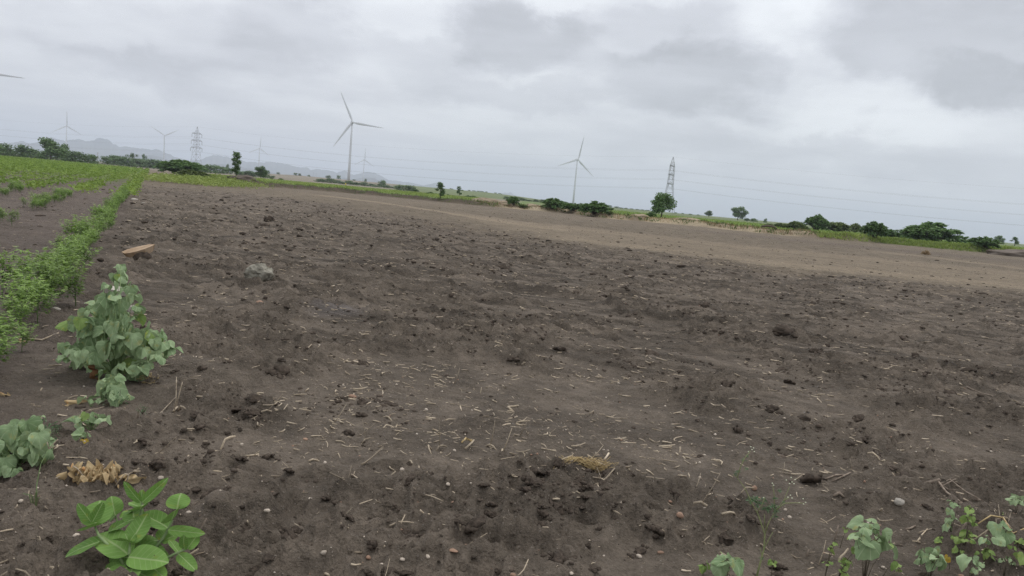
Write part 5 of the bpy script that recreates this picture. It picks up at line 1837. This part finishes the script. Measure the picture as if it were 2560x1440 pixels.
bush_nodes = [(302, 665), (296, 690), (270, 715), (322, 722), (262, 742), (338, 742), (250, 760), (300, 755), (225, 775), (285, 785), (330, 792), (345, 765), (312, 815), (250, 805), (270, 830), (200, 800), (178, 812), (215, 835),
              (180, 870), (160, 862), (168, 895), (240, 850), (300, 850), (335, 835), (365, 835), (385, 830), (405, 858), (428, 872), (360, 870), (395, 890), (320, 885), (275, 880), (235, 885), (210, 905), (250, 915), (300, 915), (340, 905), (205, 930), (275, 935), (325, 930), (365, 905), (345, 920), (285, 735), (310, 780), (290, 810), (275, 860), (310, 870), (295, 895), (255, 895), (230, 820), (340, 865), (320, 905), (262, 775), (295, 835), (350, 850), (380, 855), (195, 885), (225, 870)]
big_mallow = mallow("tall grey-green mallow bush, the largest plant on the field's left side", (292, 946), bush_nodes, 31, 'abut', 0.20, 'stem_green', "mallow_bush", (4, 5), sr=0.0035)
stem_part(big_mallow, [on_ground(292, 946), at(298, 800, depth_of(on_ground(292, 946))), at(302, 662, depth_of(on_ground(292, 946)))], [0.007, 0.005, 0.002], 'stem_green', "main_stem", 8)
bd = depth_of(on_ground(292, 946))
place_leaf(big_mallow, 'brown', at(232, 912, bd - 0.15), at(236, 950, bd - 0.16), 0.05, 40)

mallow("small mallow sprout with stacked leaves just below the tall bush", (285, 1012), [(272, 948), (290, 962), (262, 970), (283, 985), (300, 985), (262, 998)], 38, per=(3, 4), depth_jit=0.05)
mallow("low spreading mallow seedling between bush and yellow leaf", (228, 1075), [(195, 1040), (220, 1038), (245, 1040), (262, 1046), (200, 1056)], 36, per=(2, 4), depth_jit=0.05, upright=0.3)
mallow("tiny mallow seedling right of the low spreading one", (232, 1078), [(229, 1066)], 17, per=(4, 5), depth_jit=0.0, upright=0.4)
ym = mallow("small mallow seedling above a single yellowed leaf", (208, 1108), [(200, 1088), (215, 1086)], 32, per=(2, 3), depth_jit=0.03, upright=0.2)
yb_ = depth_of(on_ground(208, 1108))
place_leaf(ym, 'yellow', at(210, 1102, yb_ - 0.03), at(212, 1128, yb_ - 0.06), 0.045, 0)
mallow("two-leaved mallow sprout behind the low spreading one", (228, 1016), [(220, 1008), (235, 1008)], 20, per=(2, 2), depth_jit=0.0, upright=0.3)
mallow("dense mallow clump cut by the left picture edge", (45, 1165), [(35, 1072), (60, 1062), (15, 1090), (45, 1100), (75, 1092), (95, 1090), (20, 1120), (60, 1118), (90, 1115), (108, 1120), (5, 1140), (40, 1140), (70, 1140), (95, 1140), (-20, 1110), (-25, 1140), (115, 1105)], 40, per=(3, 4), depth_jit=0.14, sr=0.004)
mallow("small mallow clump below the dense one at the left edge", (15, 1200), [(10, 1165), (28, 1175), (-5, 1180), (35, 1180)], 34, per=(2, 3), depth_jit=0.05)
mallow("grey leafed low weed at the back of the dense left clump", (105, 1056), [(100, 1048)], 26, per=(2, 3), depth_jit=0.0, upright=0.4)

# seedlings in the near right corner
SEED = [
    ("large-leaved mallow seedling at the bottom edge left of the flowering weed", (1812, 1462), [(1812, 1398), (1800, 1404), (1828, 1404)], 46, 'abut', (2, 3), 0.02),
    ("tiny seedling left of the large-leaved one at the bottom edge", (1757, 1442), [(1760, 1414)], 17, 'abut_y', (4, 5), 0.0),
    ("tiny pale seedling right of the flowering weed's foot", (1928, 1440), [(1933, 1406)], 19, 'abut_y', (4, 5), 0.0),
    ("tall mallow seedling with big grey-green drooping leaves in the right corner", (2158, 1470), [(2152, 1322), (2176, 1312), (2192, 1326), (2140, 1345), (2166, 1350), (2192, 1350), (2218, 1362), (2178, 1335)], 47, 'abut', (2, 3), 0.05),
    ("thin seedling with small leaves left of the tall mallow seedling", (2062, 1445), [(2080, 1365), (2088, 1358), (2076, 1372), (2068, 1408)], 17, 'abut_y', (2, 3), 0.02),
    ("crowded light-green seedlings below the tall mallow seedling", (2095, 1448), [(2105, 1405), (2118, 1398), (2112, 1415), (2125, 1405), (2104, 1425), (2140, 1372), (2145, 1380), (2110, 1435)], 17, 'abut_y', (3, 4), 0.05),
    ("sprig of small leaves left of the tall seedling's head", (2100, 1370), [(2115, 1325)], 16, 'abut_y', (3, 4), 0.0),
    ("single upright yellow-green leafed seedling at the bottom edge", (2205, 1448), [(2238, 1402), (2246, 1432), (2250, 1436)], 26, 'abut_y', (1, 2), 0.02),
    ("bushy mallow seedling with a browned centre leaf", (2322, 1450), [(2318, 1388), (2336, 1384), (2305, 1400), (2345, 1395), (2330, 1410), (2352, 1402)], 30, 'abut', (2, 3), 0.05),
    ("seedling with one round yellow leaf", (2373, 1424), [(2374, 1396)], 22, 'yellow', (1, 1), 0.0),
    ("bright light-green seedling on a bent thin stem", (2325, 1376), [(2352, 1342), (2360, 1346), (2348, 1352)], 17, 'abut_y', (3, 4), 0.02),
    ("branching seedling with leaves up its stem beside the dead branch", (2378, 1330), [(2382, 1258), (2396, 1264), (2372, 1298), (2385, 1300), (2368, 1312), (2380, 1280)], 20, 'abut', (2, 3), 0.04),
    ("leaning seedling with light leaves right of the branching one", (2412, 1365), [(2425, 1272), (2428, 1290), (2420, 1300), (2438, 1308), (2420, 1332), (2412, 1350), (2385, 1342), (2400, 1346)], 22, 'abut_y', (2, 3), 0.05),
    ("small two-leaved seedling in the middle of the right corner", (2404, 1404), [(2402, 1376)], 22, 'abut_y', (2, 3), 0.0),
    ("pale folded-leaf seedling near the bottom of the right corner", (2424, 1448), [(2425, 1396), (2442, 1402), (2455, 1410), (2438, 1425)], 25, 'abut', (2, 3), 0.04),
    ("light-green seedling with round leaves left of the big grey leaves", (2462, 1420), [(2465, 1374), (2450, 1378), (2470, 1384)], 22, 'abut_y', (2, 2), 0.02),
    ("seedling with large grey-green leaves near the right edge", (2462, 1395), [(2480, 1325), (2498, 1322), (2515, 1330), (2476, 1345), (2462, 1352)], 35, 'abut', (2, 2), 0.05),
    ("grey wilted seedling cut by the right edge", (2540, 1282), [(2535, 1252), (2550, 1250), (2545, 1262)], 25, 'abut', (2, 3), 0.03),
    ("tiny green sprout above the straw vine near the right edge", (2503, 1306), [(2505, 1284)], 10, 'abut_y', (3, 4), 0.0),
    ("scrubby seedling cluster at the right edge below the straw vine", (2535, 1395), [(2525, 1372), (2540, 1366), (2550, 1385), (2545, 1400), (2560, 1350), (2515, 1362)], 19, 'abut_y', (2, 3), 0.06),
    ("yellow-green seedling in the bottom right corner", (2560, 1425), [(2558, 1392), (2566, 1398)], 24, 'abut_y', (3, 4), 0.03),
    ("thin twiggy seedling with faded leaves by the bottom right corner", (2510, 1440), [(2505, 1400), (2520, 1395), (2530, 1408), (2500, 1418)], 12, 'abut', (2, 3), 0.05),
]
for lab, bp_, nd, lp, key, per, dj in SEED:
    mallow(lab, bp_, nd, lp * 0.92, key, dj, 'stem_dark', "mallow_seedling", per, "seedlings in the near right corner", sr=0.0017, upright=0.15)

# small dark weeds by the left clump and near the bush
for (px, py, hpx, lab) in [(112, 1118, 55, "dark narrow-leaved weed beside the dense left clump"), (140, 1075, 25, "small dark weed right of the dense left clump"), (298, 1015, 36, "wilting little weed with a yellow leaf below the tall bush"), (356, 1048, 22, "tiny weed sprouting by a cut stump")]:
    b = on_ground(px, py); D = depth_of(b)
    t = thing("small_weed", lab, "weed", b)
    rg = np.random.default_rng(px)
    h = hpx / FPX * D
    fo = Geo()
    n = 90
    C = rg.normal(size=(n, 3)) * [h * 0.3, h * 0.3, h * 0.25] + [0, 0, h * 0.5]
    C[:, 2] = np.abs(C[:, 2])
    dd = rand_units(n, rg); nn = np.cross(dd, rand_units(n, rg))
    V, F = diamonds(C, dd * h * 0.12, nn * h * 0.035); fo.add(V, F, np.repeat(rg.random(n) * 0.7, 4))
    link("foliage", fo.mesh("foliage", MAT['weedleaf']), t)
    for k in range(4):
        q = C[rg.integers(n)]
        stem_part(t, [b, b + Vector((q[0] * 0.5, q[1] * 0.5, q[2] * 0.6)), b + Vector(q)], [0.0025, 0.002, 0.001], 'stem_dark')

# --- thin flowering weed (feathery leaves, tiny white heads)
b = on_ground(1888, 1456); D = depth_of(b)
par = thing("flowering_weed", "thin branching weed with feathery leaves and tiny white flower heads", "weed", b)


def wp_(px, py, dd=0.0): return at(px, py, D + dd)


LINES = [[(1888, 1456), (1900, 1410), (1910, 1372), (1912, 1335), (1906, 1318), (1895, 1285), (1880, 1258), (1862, 1220), (1843, 1194), (1832, 1186)], [(1843, 1194), (1852, 1165), (1862, 1145), (1876, 1128)], [(1911, 1338), (1922, 1305), (1940, 1275), (1960, 1250), (1974, 1216)],
         [(1940, 1275), (1962, 1258), (1990, 1257), (2008, 1258)], [(1910, 1372), (1920, 1352), (1932, 1330)], [(1912, 1320), (1911, 1285)], [(1907, 1398), (1900, 1370)], [(1893, 1280), (1905, 1262), (1912, 1244)], [(1935, 1280), (1936, 1240), (1932, 1214)], [(1958, 1252), (1972, 1244)]]
for i, ln in enumerate(LINES):
    n = len(ln)
    stem_part(par, [wp_(x, y, 0.01 * i * (-1) ** i) for x, y in ln], list(np.linspace(0.0042 if i == 0 else 0.0024, 0.0012, n)), 'weed_stem', "stem", 6)
rg = np.random.default_rng(66)
for (px, py, s) in [(1880, 1250, 26), (1890, 1246, 20), (1898, 1258, 22), (1918, 1272, 26), (1932, 1266, 26), (1940, 1278, 18), (1912, 1250, 16), (1868, 1140, 10), (1858, 1150, 12), (1846, 1178, 14), (1838, 1184, 12), (1866, 1172, 12), (1948, 1226, 14), (1938, 1246, 14), (1905, 1395, 12), (1938, 1290, 14), (1960, 1255, 12)]:
    c = wp_(px, py); h = s / FPX * D
    n = 34
    dirs = rg.normal(size=(n, 3)) * [1, 1, 0.5]; dirs /= np.linalg.norm(dirs, axis=1)[:, None]
    C = dirs * h * 0.55 * rg.random((n, 1))
    nn = np.cross(dirs, rand_units(n, rg))
    fo = Geo(); V, F = diamonds(C, dirs * h * 0.26, nn * h * 0.07); fo.add(V, F, np.repeat(rg.random(n), 4))
    link("feathery_leaf", fo.mesh("feathery_leaf", MAT['weedleaf']), par, c - Vector(par.location))
FLW = lump_mesh("flower_head", 71, MAT['flower'], 1, 0.1, 1.0, 0.7, True)
for (px, py) in [(1877, 1117), (1884, 1120), (1880, 1124), (1871, 1129), (1886, 1129), (1980, 1205), (1974, 1209), (1985, 1209), (1988, 1199), (1978, 1194), (1966, 1200), (1931, 1208), (1934, 1213), (1976, 1238), (1970, 1243), (1980, 1245), (2008, 1247), (2014, 1256), (2009, 1260), (1998, 1257), (1909, 1244)]:
    o = link("flower_head", FLW, par, wp_(px, py, random.uniform(-.02, .02)) - Vector(par.location))
    o.scale = (0.0033,) * 3

# --- heap of withered leaves
b = on_ground(250, 1222); D = depth_of(b)
dry = thing("withered_leaf_heap", "heap of crumpled tan withered leaves with dry stalks", "dead leaves", b)
for k in range(62):
    px = random.gauss(246, 21); py = random.gauss(1206, 10)
    p0 = at(px, py, D + random.uniform(-0.04, 0.06)); p0.z = max(p0.z, hz(p0.x, p0.y) + random.uniform(0.012, 0.05))
    a = random.random() * 6.28
    L_ = random.uniform(0.030, 0.070)
    tip = p0 + Vector((math.cos(a) * L_, math.sin(a) * L_, random.uniform(-0.02, 0.03)))
    tip.z = max(tip.z, hz(tip.x, tip.y) + 0.010)
    place_leaf(dry, 'dry', p0, tip, L_ * random.uniform(0.5, 0.9), random.uniform(-60, 60))
place_leaf(dry, 'dry', at(178, 1168, D), at(176, 1218, D - 0.03), 0.05, 20)
for ln in ([(182, 1165), (192, 1170), (212, 1195)], [(320, 1186), (313, 1184), (295, 1205), (272, 1235)], [(252, 1185), (254, 1212), (256, 1250)], [(322, 1187), (318, 1200), (302, 1218)]):
    stem_part(dry, [at(x, y, D - 0.02) for x, y in ln], 0.0028, 'straw', "stalk", 5)
place_leaf(dry, 'dry', at(320, 1192, D), at(342, 1208, D), 0.045, 50)

# --- single dry leaves
DL = on_ground(182, 1012); dl = thing("curled_dry_leaf", "curled tan dry leaf in the shade left of the small sprouts", "dead leaf", DL)
Dd = depth_of(DL)
place_leaf(dl, 'dry', at(168, 1012, Dd), at(198, 998, Dd), 0.05, 30); place_leaf(dl, 'dry', at(160, 1014, Dd), at(185, 1016, Dd - .02), 0.03, 0)
for (px, py, w, lab) in [(12, 990, 20, "pale dry leaf near the left edge above the dense clump"), (60, 855, 24, "dry leaf under the first crop plants"), (1890, 980, 0, None)]:
    if not w: continue
    q = on_ground(px, py); t = thing("dry_leaf", lab, "dead leaf", q); Dq = depth_of(q)
    place_leaf(t, 'dry', at(px - w / 2, py, Dq), at(px + w / 2, py - 5, Dq), w / FPX * Dq * 0.6, 10)

# --- grass blade tuft with long stalk at the left
b = on_ground(88, 1252); D = depth_of(b)
gt = thing("grass_tuft", "small grass tuft with one long arching seed stalk", "grass tuft", b)
stem_part(gt, [b, at(92, 1210, D), at(102, 1160, D), at(122, 1122, D + .01)], [0.0025, 0.002, 0.0018, 0.001], 'stem_green', "seed_stalk", 5)
for ln in ([(122, 1122), (118, 1105)], [(122, 1122), (140, 1115), (160, 1112)], [(122, 1122), (135, 1108), (145, 1098)]):
    stem_part(gt, [at(x, y, D + .01) for x, y in ln], 0.002, 'straw', "seed_spike", 5)
for k in range(16):
    a = random.uniform(-1.2, 1.2); L_ = random.uniform(12, 42)
    stem_part(gt, [b, at(88 + math.sin(a) * L_ * .5, 1250 - math.cos(a) * L_ * .6, D), at(88 + math.sin(a) * L_, 1250 - math.cos(a) * L_ * .8, D - 0.02)], [0.002, 0.0015, 0.0006], 'straw' if k % 3 == 0 else 'stem_green', "blade", 4)

# --- golden straw bunch with pale sticks
b = on_ground(1468, 1176); D = depth_of(b)
sb = thing("straw_bunch", "tangled bunch of golden straw with pale broken sticks", "straw bunch", b)
g = Geo()
rg = np.random.default_rng(12)
for k in range(240):
    cx, cz = rg.normal() * 26, rg.normal() * 7.5
    a = rg.normal() * 0.55
    L_ = 14 + 26 * rg.random()
    p0 = at(1468 + cx - math.cos(a) * L_ / 2, 1164 + cz - math.sin(a) * L_ / 2, D + rg.normal() * 0.03)
    p2 = at(1468 + cx + math.cos(a) * L_ / 2, 1164 + cz + math.sin(a) * L_ / 2, D + rg.normal() * 0.03)
    p1 = (p0 + p2) / 2 + Vector((0, 0, 0.008 * rg.normal() + 0.004))
    for p in (p0, p1, p2):
        p.z = max(p.z, hz(p.x, p.y) + 0.004 + 0.016 * rg.random())
    V, F = tube([tuple(p - b) for p in (p0, p1, p2)], 0.0011 + 0.0006 * rg.random(), 4); g.add(V, F, 0.25 + 0.5 * rg.random())
tag(link("straw_tangle", g.mesh("straw_tangle", MAT['straw_gold']), sb), kind="stuff")
for ln, r_ in [([(1510, 1150), (1516, 1142), (1522, 1133)], 0.006), ([(1460, 1150), (1490, 1155), (1512, 1162)], 0.003), ([(1395, 1158), (1420, 1160), (1450, 1158)], 0.0025), ([(1380, 1177), (1395, 1168), (1415, 1163)], 0.0035), ([(1352, 1185), (1362, 1183), (1375, 1184)], 0.0045),
               ([(1440, 1168), (1452, 1180), (1480, 1192), (1505, 1196), (1522, 1208), (1534, 1223)], 0.002), ([(1455, 1170), (1480, 1188)], 0.0018), ([(1492, 1168), (1500, 1188), (1502, 1195)], 0.0018), ([(1440, 1146), (1432, 1142), (1430, 1130)], 0.0018), ([(1494, 1212), (1504, 1228), (1525, 1230), (1544, 1243)], 0.0035)]:
    stem_part(sb, [at(x, y, D - 0.03 - 0.004 * (y - 1160)) for x, y in ln], r_, 'straw', "stick", 6)

# --- heaps of broken straw and single larger sticks
def stick(pts, r_, mat, label, name="dry_stick", cat="stick", group=None, lift=0.006):
    P = []
    for (x, y) in pts:
        q = on_ground(x, y); q.z += lift; P.append(q)
    g = Geo()
    V, F = tube([tuple(p - P[0]) for p in P], r_, 7); g.add(V, F)
    o = link(name, g.mesh(name, MAT[mat], True), None, P[0])
    tag(o, label, cat, group)
    return o


stick([(1282, 1030), (1270, 1020), (1296, 1016)], [0.008, 0.010, 0.006], 'straw', "thick pale forked stick in the middle of the field")
stick([(885, 905), (905, 911), (935, 906)], [0.010, 0.008, 0.005], 'straw', "thick white stick on the heap of broken straw")
stick([(818, 744), (830, 738), (850, 728)], [0.007, 0.008, 0.010], 'straw', "bent pale stick above the dried puddle")
stick([(1180, 1105), (1165, 1098), (1155, 1105)], [0.007, 0.008, 0.006], 'straw_gold', "frayed golden stalk left of the straw bunch")
stick([(770, 852), (790, 850), (808, 847)], [0.006, 0.005, 0.004], 'straw', "straight pale stick above the straw heap")
stick([(2212, 926), (2228, 923), (2247, 925)], [0.008, 0.009, 0.006], 'straw', "white stick lying on the far right of the field")
stick([(65, 852), (105, 851), (147, 846)], [0.006, 0.008, 0.009], 'straw', "long pale stick lying beside the first crop row")
stick([(2400, 975), (2450, 985), (2540, 1006)], [0.006, 0.006, 0.004], 'twig', "long thin brown stick near the right edge")
stick([(385, 1052), (420, 1020), (440, 1010)], [0.003, 0.004, 0.004], 'straw', "bent stalk lying below the upright dry stalks")
stick([(420, 783), (470, 788), (550, 790)], [0.008, 0.008, 0.006], 'twig', "dark twig lying right of the grey-green bush")
stick([(1640, 905), (1660, 902), (1700, 908)], [0.006, 0.006, 0.004], 'straw', "pale straight stick in the field's right half")
stick([(2062, 1195), (2090, 1190), (2112, 1192)], [0.005, 0.006, 0.004], 'twig', "brown forked twig right of the flowering weed")
stick([(2080, 1205), (2110, 1197), (2125, 1193)], [0.004, 0.005, 0.004], 'twig', "brown twig crossing the forked twig")
stick([(2293, 1358), (2306, 1340), (2318, 1325)], [0.004, 0.004, 0.003], 'straw', "slanting pale stick between seedlings in the right corner")
stick([(2264, 1326), (2275, 1324), (2288, 1320)], [0.005, 0.006, 0.004], 'twig', "short tan stick left of the slanting pale one")
stick([(2082, 1257), (2095, 1258), (2108, 1263)], [0.008, 0.009, 0.005], 'twig', "short thick brown stick left of the whitish stone")

b = on_ground(2330, 1210); D = depth_of(b)
db = thing("dead_branch", "dead grey branch of several twigs lying near the right edge", "branch", b)
for ln, r_ in [([(2312, 1206), (2330, 1208), (2348, 1210)], [0.010, 0.013, 0.009]), ([(2345, 1211), (2365, 1235), (2400, 1256), (2440, 1272), (2466, 1282)], [0.006, 0.006, 0.005, 0.004, 0.003]), ([(2348, 1208), (2372, 1217), (2410, 1238), (2460, 1260)], [0.005, 0.005, 0.004, 0.003]),
               ([(2346, 1210), (2370, 1226), (2392, 1234)], [0.004, 0.004, 0.003]), ([(2345, 1208), (2360, 1204), (2370, 1202)], [0.005, 0.004, 0.003]), ([(2350, 1214), (2385, 1222)], [0.004, 0.003])]:
    P = [on_ground(x, y) + Vector((0, 0, 0.012)) for x, y in ln]
    stem_part(db, P, r_, 'twig', "twig", 6)

b = on_ground(2480, 1315); D = depth_of(b)
sv = thing("straw_vine", "dry tan runner of shredded stalk crossing the right-corner seedlings", "dry stalk", b)
stem_part(sv, [on_ground(x, y) + Vector((0, 0, 0.02)) for x, y in [(2448, 1290), (2475, 1302), (2505, 1312), (2535, 1318), (2575, 1326)]], [0.003, 0.004, 0.005, 0.004, 0.003], 'straw_gold', "runner", 6)
for k in range(16):
    x = random.uniform(2470, 2520); y = random.uniform(1305, 1325)
    stem_part(sv, [on_ground(x, y) + Vector((0, 0, 0.02)), on_ground(x + random.uniform(-14, 14), y + random.uniform(-10, 6)) + Vector((0, 0, 0.04))], [0.002, 0.001], 'straw', "fibre", 4)

# upright dry stalks and stumps near the tall bush
for ln, r_, lab in [([(434, 1048), (440, 1000), (441, 942)], 0.0035, "upright thin dry stalk, the taller of two below the tall bush"), ([(438, 1020), (448, 985), (456, 955)], 0.0035, "leaning dry stalk beside the taller upright one"), ([(346, 1052), (345, 1035), (347, 1020)], 0.007, "short dark cut stump below the tall bush"),
                    ([(2085, 1352), (2092, 1330), (2096, 1313)], 0.004, "upright brown stick behind the thin right-corner seedling"), ([(2398, 1338), (2408, 1318), (2420, 1300)], 0.005, "slanting brown stick among the leaning seedling's leaves"), ([(370, 1420), (368, 1405), (366, 1395)], 0.0035, "cut dry stalk in front of the milkweed"),
                    ([(490, 1350), (500, 1325), (516, 1296)], 0.0045, "brown dry stalk standing right of the milkweed"), ([(2017, 1392), (2020, 1380), (2022, 1373)], 0.004, "stub of a stalk beside a dark clod near the flowering weed"), ([(2052, 1374), (2062, 1382), (2072, 1382)], 0.003, "curved dark twig left of the thin seedling")]:
    q = on_ground(*ln[0]); Dq = depth_of(q)
    P = [q - Vector((0, 0, 0.01))] + [at(x, y, Dq) for x, y in ln[1:]]
    g = Geo(); V, F = tube([tuple(p - q) for p in P], [r_, r_ * 0.9, r_ * 0.7], 6); g.add(V, F)
    tag(link("dry_stalk", g.mesh("dry_stalk", MAT['twig' if 'dark' in lab or 'brown' in lab else 'straw'], True), None, q), lab, "stalk")

# root tangle beside the bush
b = on_ground(372, 958); D = depth_of(b)
rt = thing("root_tangle", "brown tangle of dry roots at the right foot of the tall bush", "roots", b)
for k in range(26):
    pts = [(372 + random.gauss(0, 14), 950 + random.gauss(0, 7))]
    for _ in range(3): pts.append((pts[-1][0] + random.gauss(0, 8), pts[-1][1] + random.gauss(0, 5)))
    P = [at(x, y, D + random.uniform(-.03, .03)) for x, y in pts]
    for p in P: p.z = max(p.z, b.z + 0.004)
    stem_part(rt, P, 0.0022, 'straw_gold' if k % 2 else 'twig', "root", 4)

# dead limb and other small things along the bank
def bank_pt(px, extra):
    a = az_of_px(px); r = float(bund_r(a)) + extra
    x, y = r * math.sin(a), r * math.cos(a)
    return Vector((x, y, hz(x, y)))


q = bank_pt(1925, 2.0)
lg = thing("fallen_limb", "blackened fallen limb lying on the straw-coloured bank", "branch", q)
stem_part(lg, [q + Vector((-0.9, 0, 0.35)), q + Vector((-0.2, 0.1, 0.45)), q + Vector((0.5, 0, 0.42)), q + Vector((0.9, -0.2, 0.2))], [0.12, 0.14, 0.12, 0.08], 'stem_dark', "limb", 8)
stem_part(lg, [q + Vector((0.2, 0, 0.45)), q + Vector((0.35, 0, 0.7))], [0.07, 0.04], 'stem_dark', "broken_bough", 6)
q = bank_pt(1426, 2.2)
stp = thing("pale_stump", "pale split stump standing in front of the middle round bush", "stump", q)
stem_part(stp, [q + Vector((0, 0, -0.1)), q + Vector((-0.05, 0, 0.3)), q + Vector((-0.1, 0, 0.65))], [0.2, 0.15, 0.06], 'straw', "trunk", 7)
stem_part(stp, [q + Vector((0.05, 0, 0.0)), q + Vector((0.15, 0, 0.25)), q + Vector((0.2, 0, 0.42))], [0.12, 0.1, 0.05], 'straw', "split_side", 6)
q = Vector((*bearing(864, 230), 0)); q.z = float(macro(np.array([q.x]), np.array([q.y]))[0])
fl = thing("cloth_marker", "tiny yellow cloth on a stick in the bright green strip", "marker", q)
stem_part(fl, [q, q + Vector((0, 0, 1.1))], 0.03, 'twig', "stick", 5)
g = Geo(); V, F = tube([(0.0, 0, 0.62), (0.05, 0.02, 0.8), (0.02, 0, 1.05)], [0.16, 0.22, 0.08], 7); g.add(V, F); link("cloth", g.mesh("cloth", MAT['yellow_cloth'], True), fl)
# earth mounds: at the right edge and beside the sapling
md = lump_mesh("earth_mound", 181, MAT['mound'], 4, 0.22, 1.6, 0.5, True)
q = Vector((*bearing(2556, 105), 0)); q.z = hz(q.x, q.y)
o = link("earth_mound", md, None, q); o.scale = (3.2, 2.0, 1.6); tag(o, "low dark earth mound at the right edge of the field", "mound")
q = bank_pt(608, 1.5); o = link("earth_mound", md, None, q); o.scale = (2.0, 1.2, 1.3); o.rotation_euler[2] = 1.0
tag(o, "heap of dug earth at the foot of the tall sapling", "mound")
for px, sx, sz_, lab in [(1215, 2.2, 1.5, "tan earth heap left of the ragged bush on the bank"), (1262, 2.6, 1.1, "low tan earth heap behind the ragged bush"), (1338, 2.6, 1.0, "tan earth heap just left of the leftmost round bush"), (1600, 2.4, 1.0, "tan earth heap left of the leafy tree"), (1720, 3.0, 1.1, "tan earth heap right of the leafy tree")]:
    q = bank_pt(px, 4.0)
    m2 = bpy.data.meshes.get("tan_mound") or lump_mesh("tan_mound", 191, plain_mat("tan_earth", (0.20, 0.155, 0.105), (0.34, 0.27, 0.18), 0.95, 3.0, 0.3), 4, 0.22, 1.6, 0.5, True)
    o = link("earth_mound", m2, None, q); o.scale = (sx, sx * 0.6, sz_); o.rotation_euler[2] = px * 0.37
    tag(o, lab, "mound")
q = on_ground(2313, 640); D = depth_of(q)
dbs = thing("dry_bush", "small dry brown bush alone on the bare field at right", "bush", q)
g = Geo(); rg = np.random.default_rng(3)
n = 260; d_ = rand_units(n, rg); d_[:, 2] = np.abs(d_[:, 2])
C = d_ * 0.30 * rg.random((n, 1)) ** 0.5 + [0, 0, 0.12]
V, F = diamonds(C, d_ * 0.10, np.cross(d_, rand_units(n, rg)) * 0.02); g.add(V, F, np.repeat(rg.random(n) * 0.5, 4))
link("twigs", g.mesh("twigs", MAT['grass_dry']), dbs)

# ------------------------------------------------------------------ haze
bm = bmesh.new(); bmesh.ops.create_cube(bm, size=1.0)
me = bpy.data.meshes.new("haze"); bm.to_mesh(me); bm.free()
hz_o = link("haze", me, None, (0, 0, 198)); hz_o.scale = (44000, 44000, 404)
hm = bpy.data.materials.new("haze"); hm.use_nodes = True
hn = hm.node_tree; hn.nodes.clear()
ho = hn.nodes.new("ShaderNodeOutputMaterial"); pv = hn.nodes.new("ShaderNodeVolumePrincipled")
pv.inputs['Color'].default_value = (0.835, 0.895, 1.0, 1)
pv.inputs['Density'].default_value = 0.00018
pv.inputs['Anisotropy'].default_value = 0.0
hn.links.new(pv.outputs[0], ho.inputs['Volume'])
me.materials.append(hm)
tag(hz_o, "pale haze filling the air over the plain", None, kind="stuff")
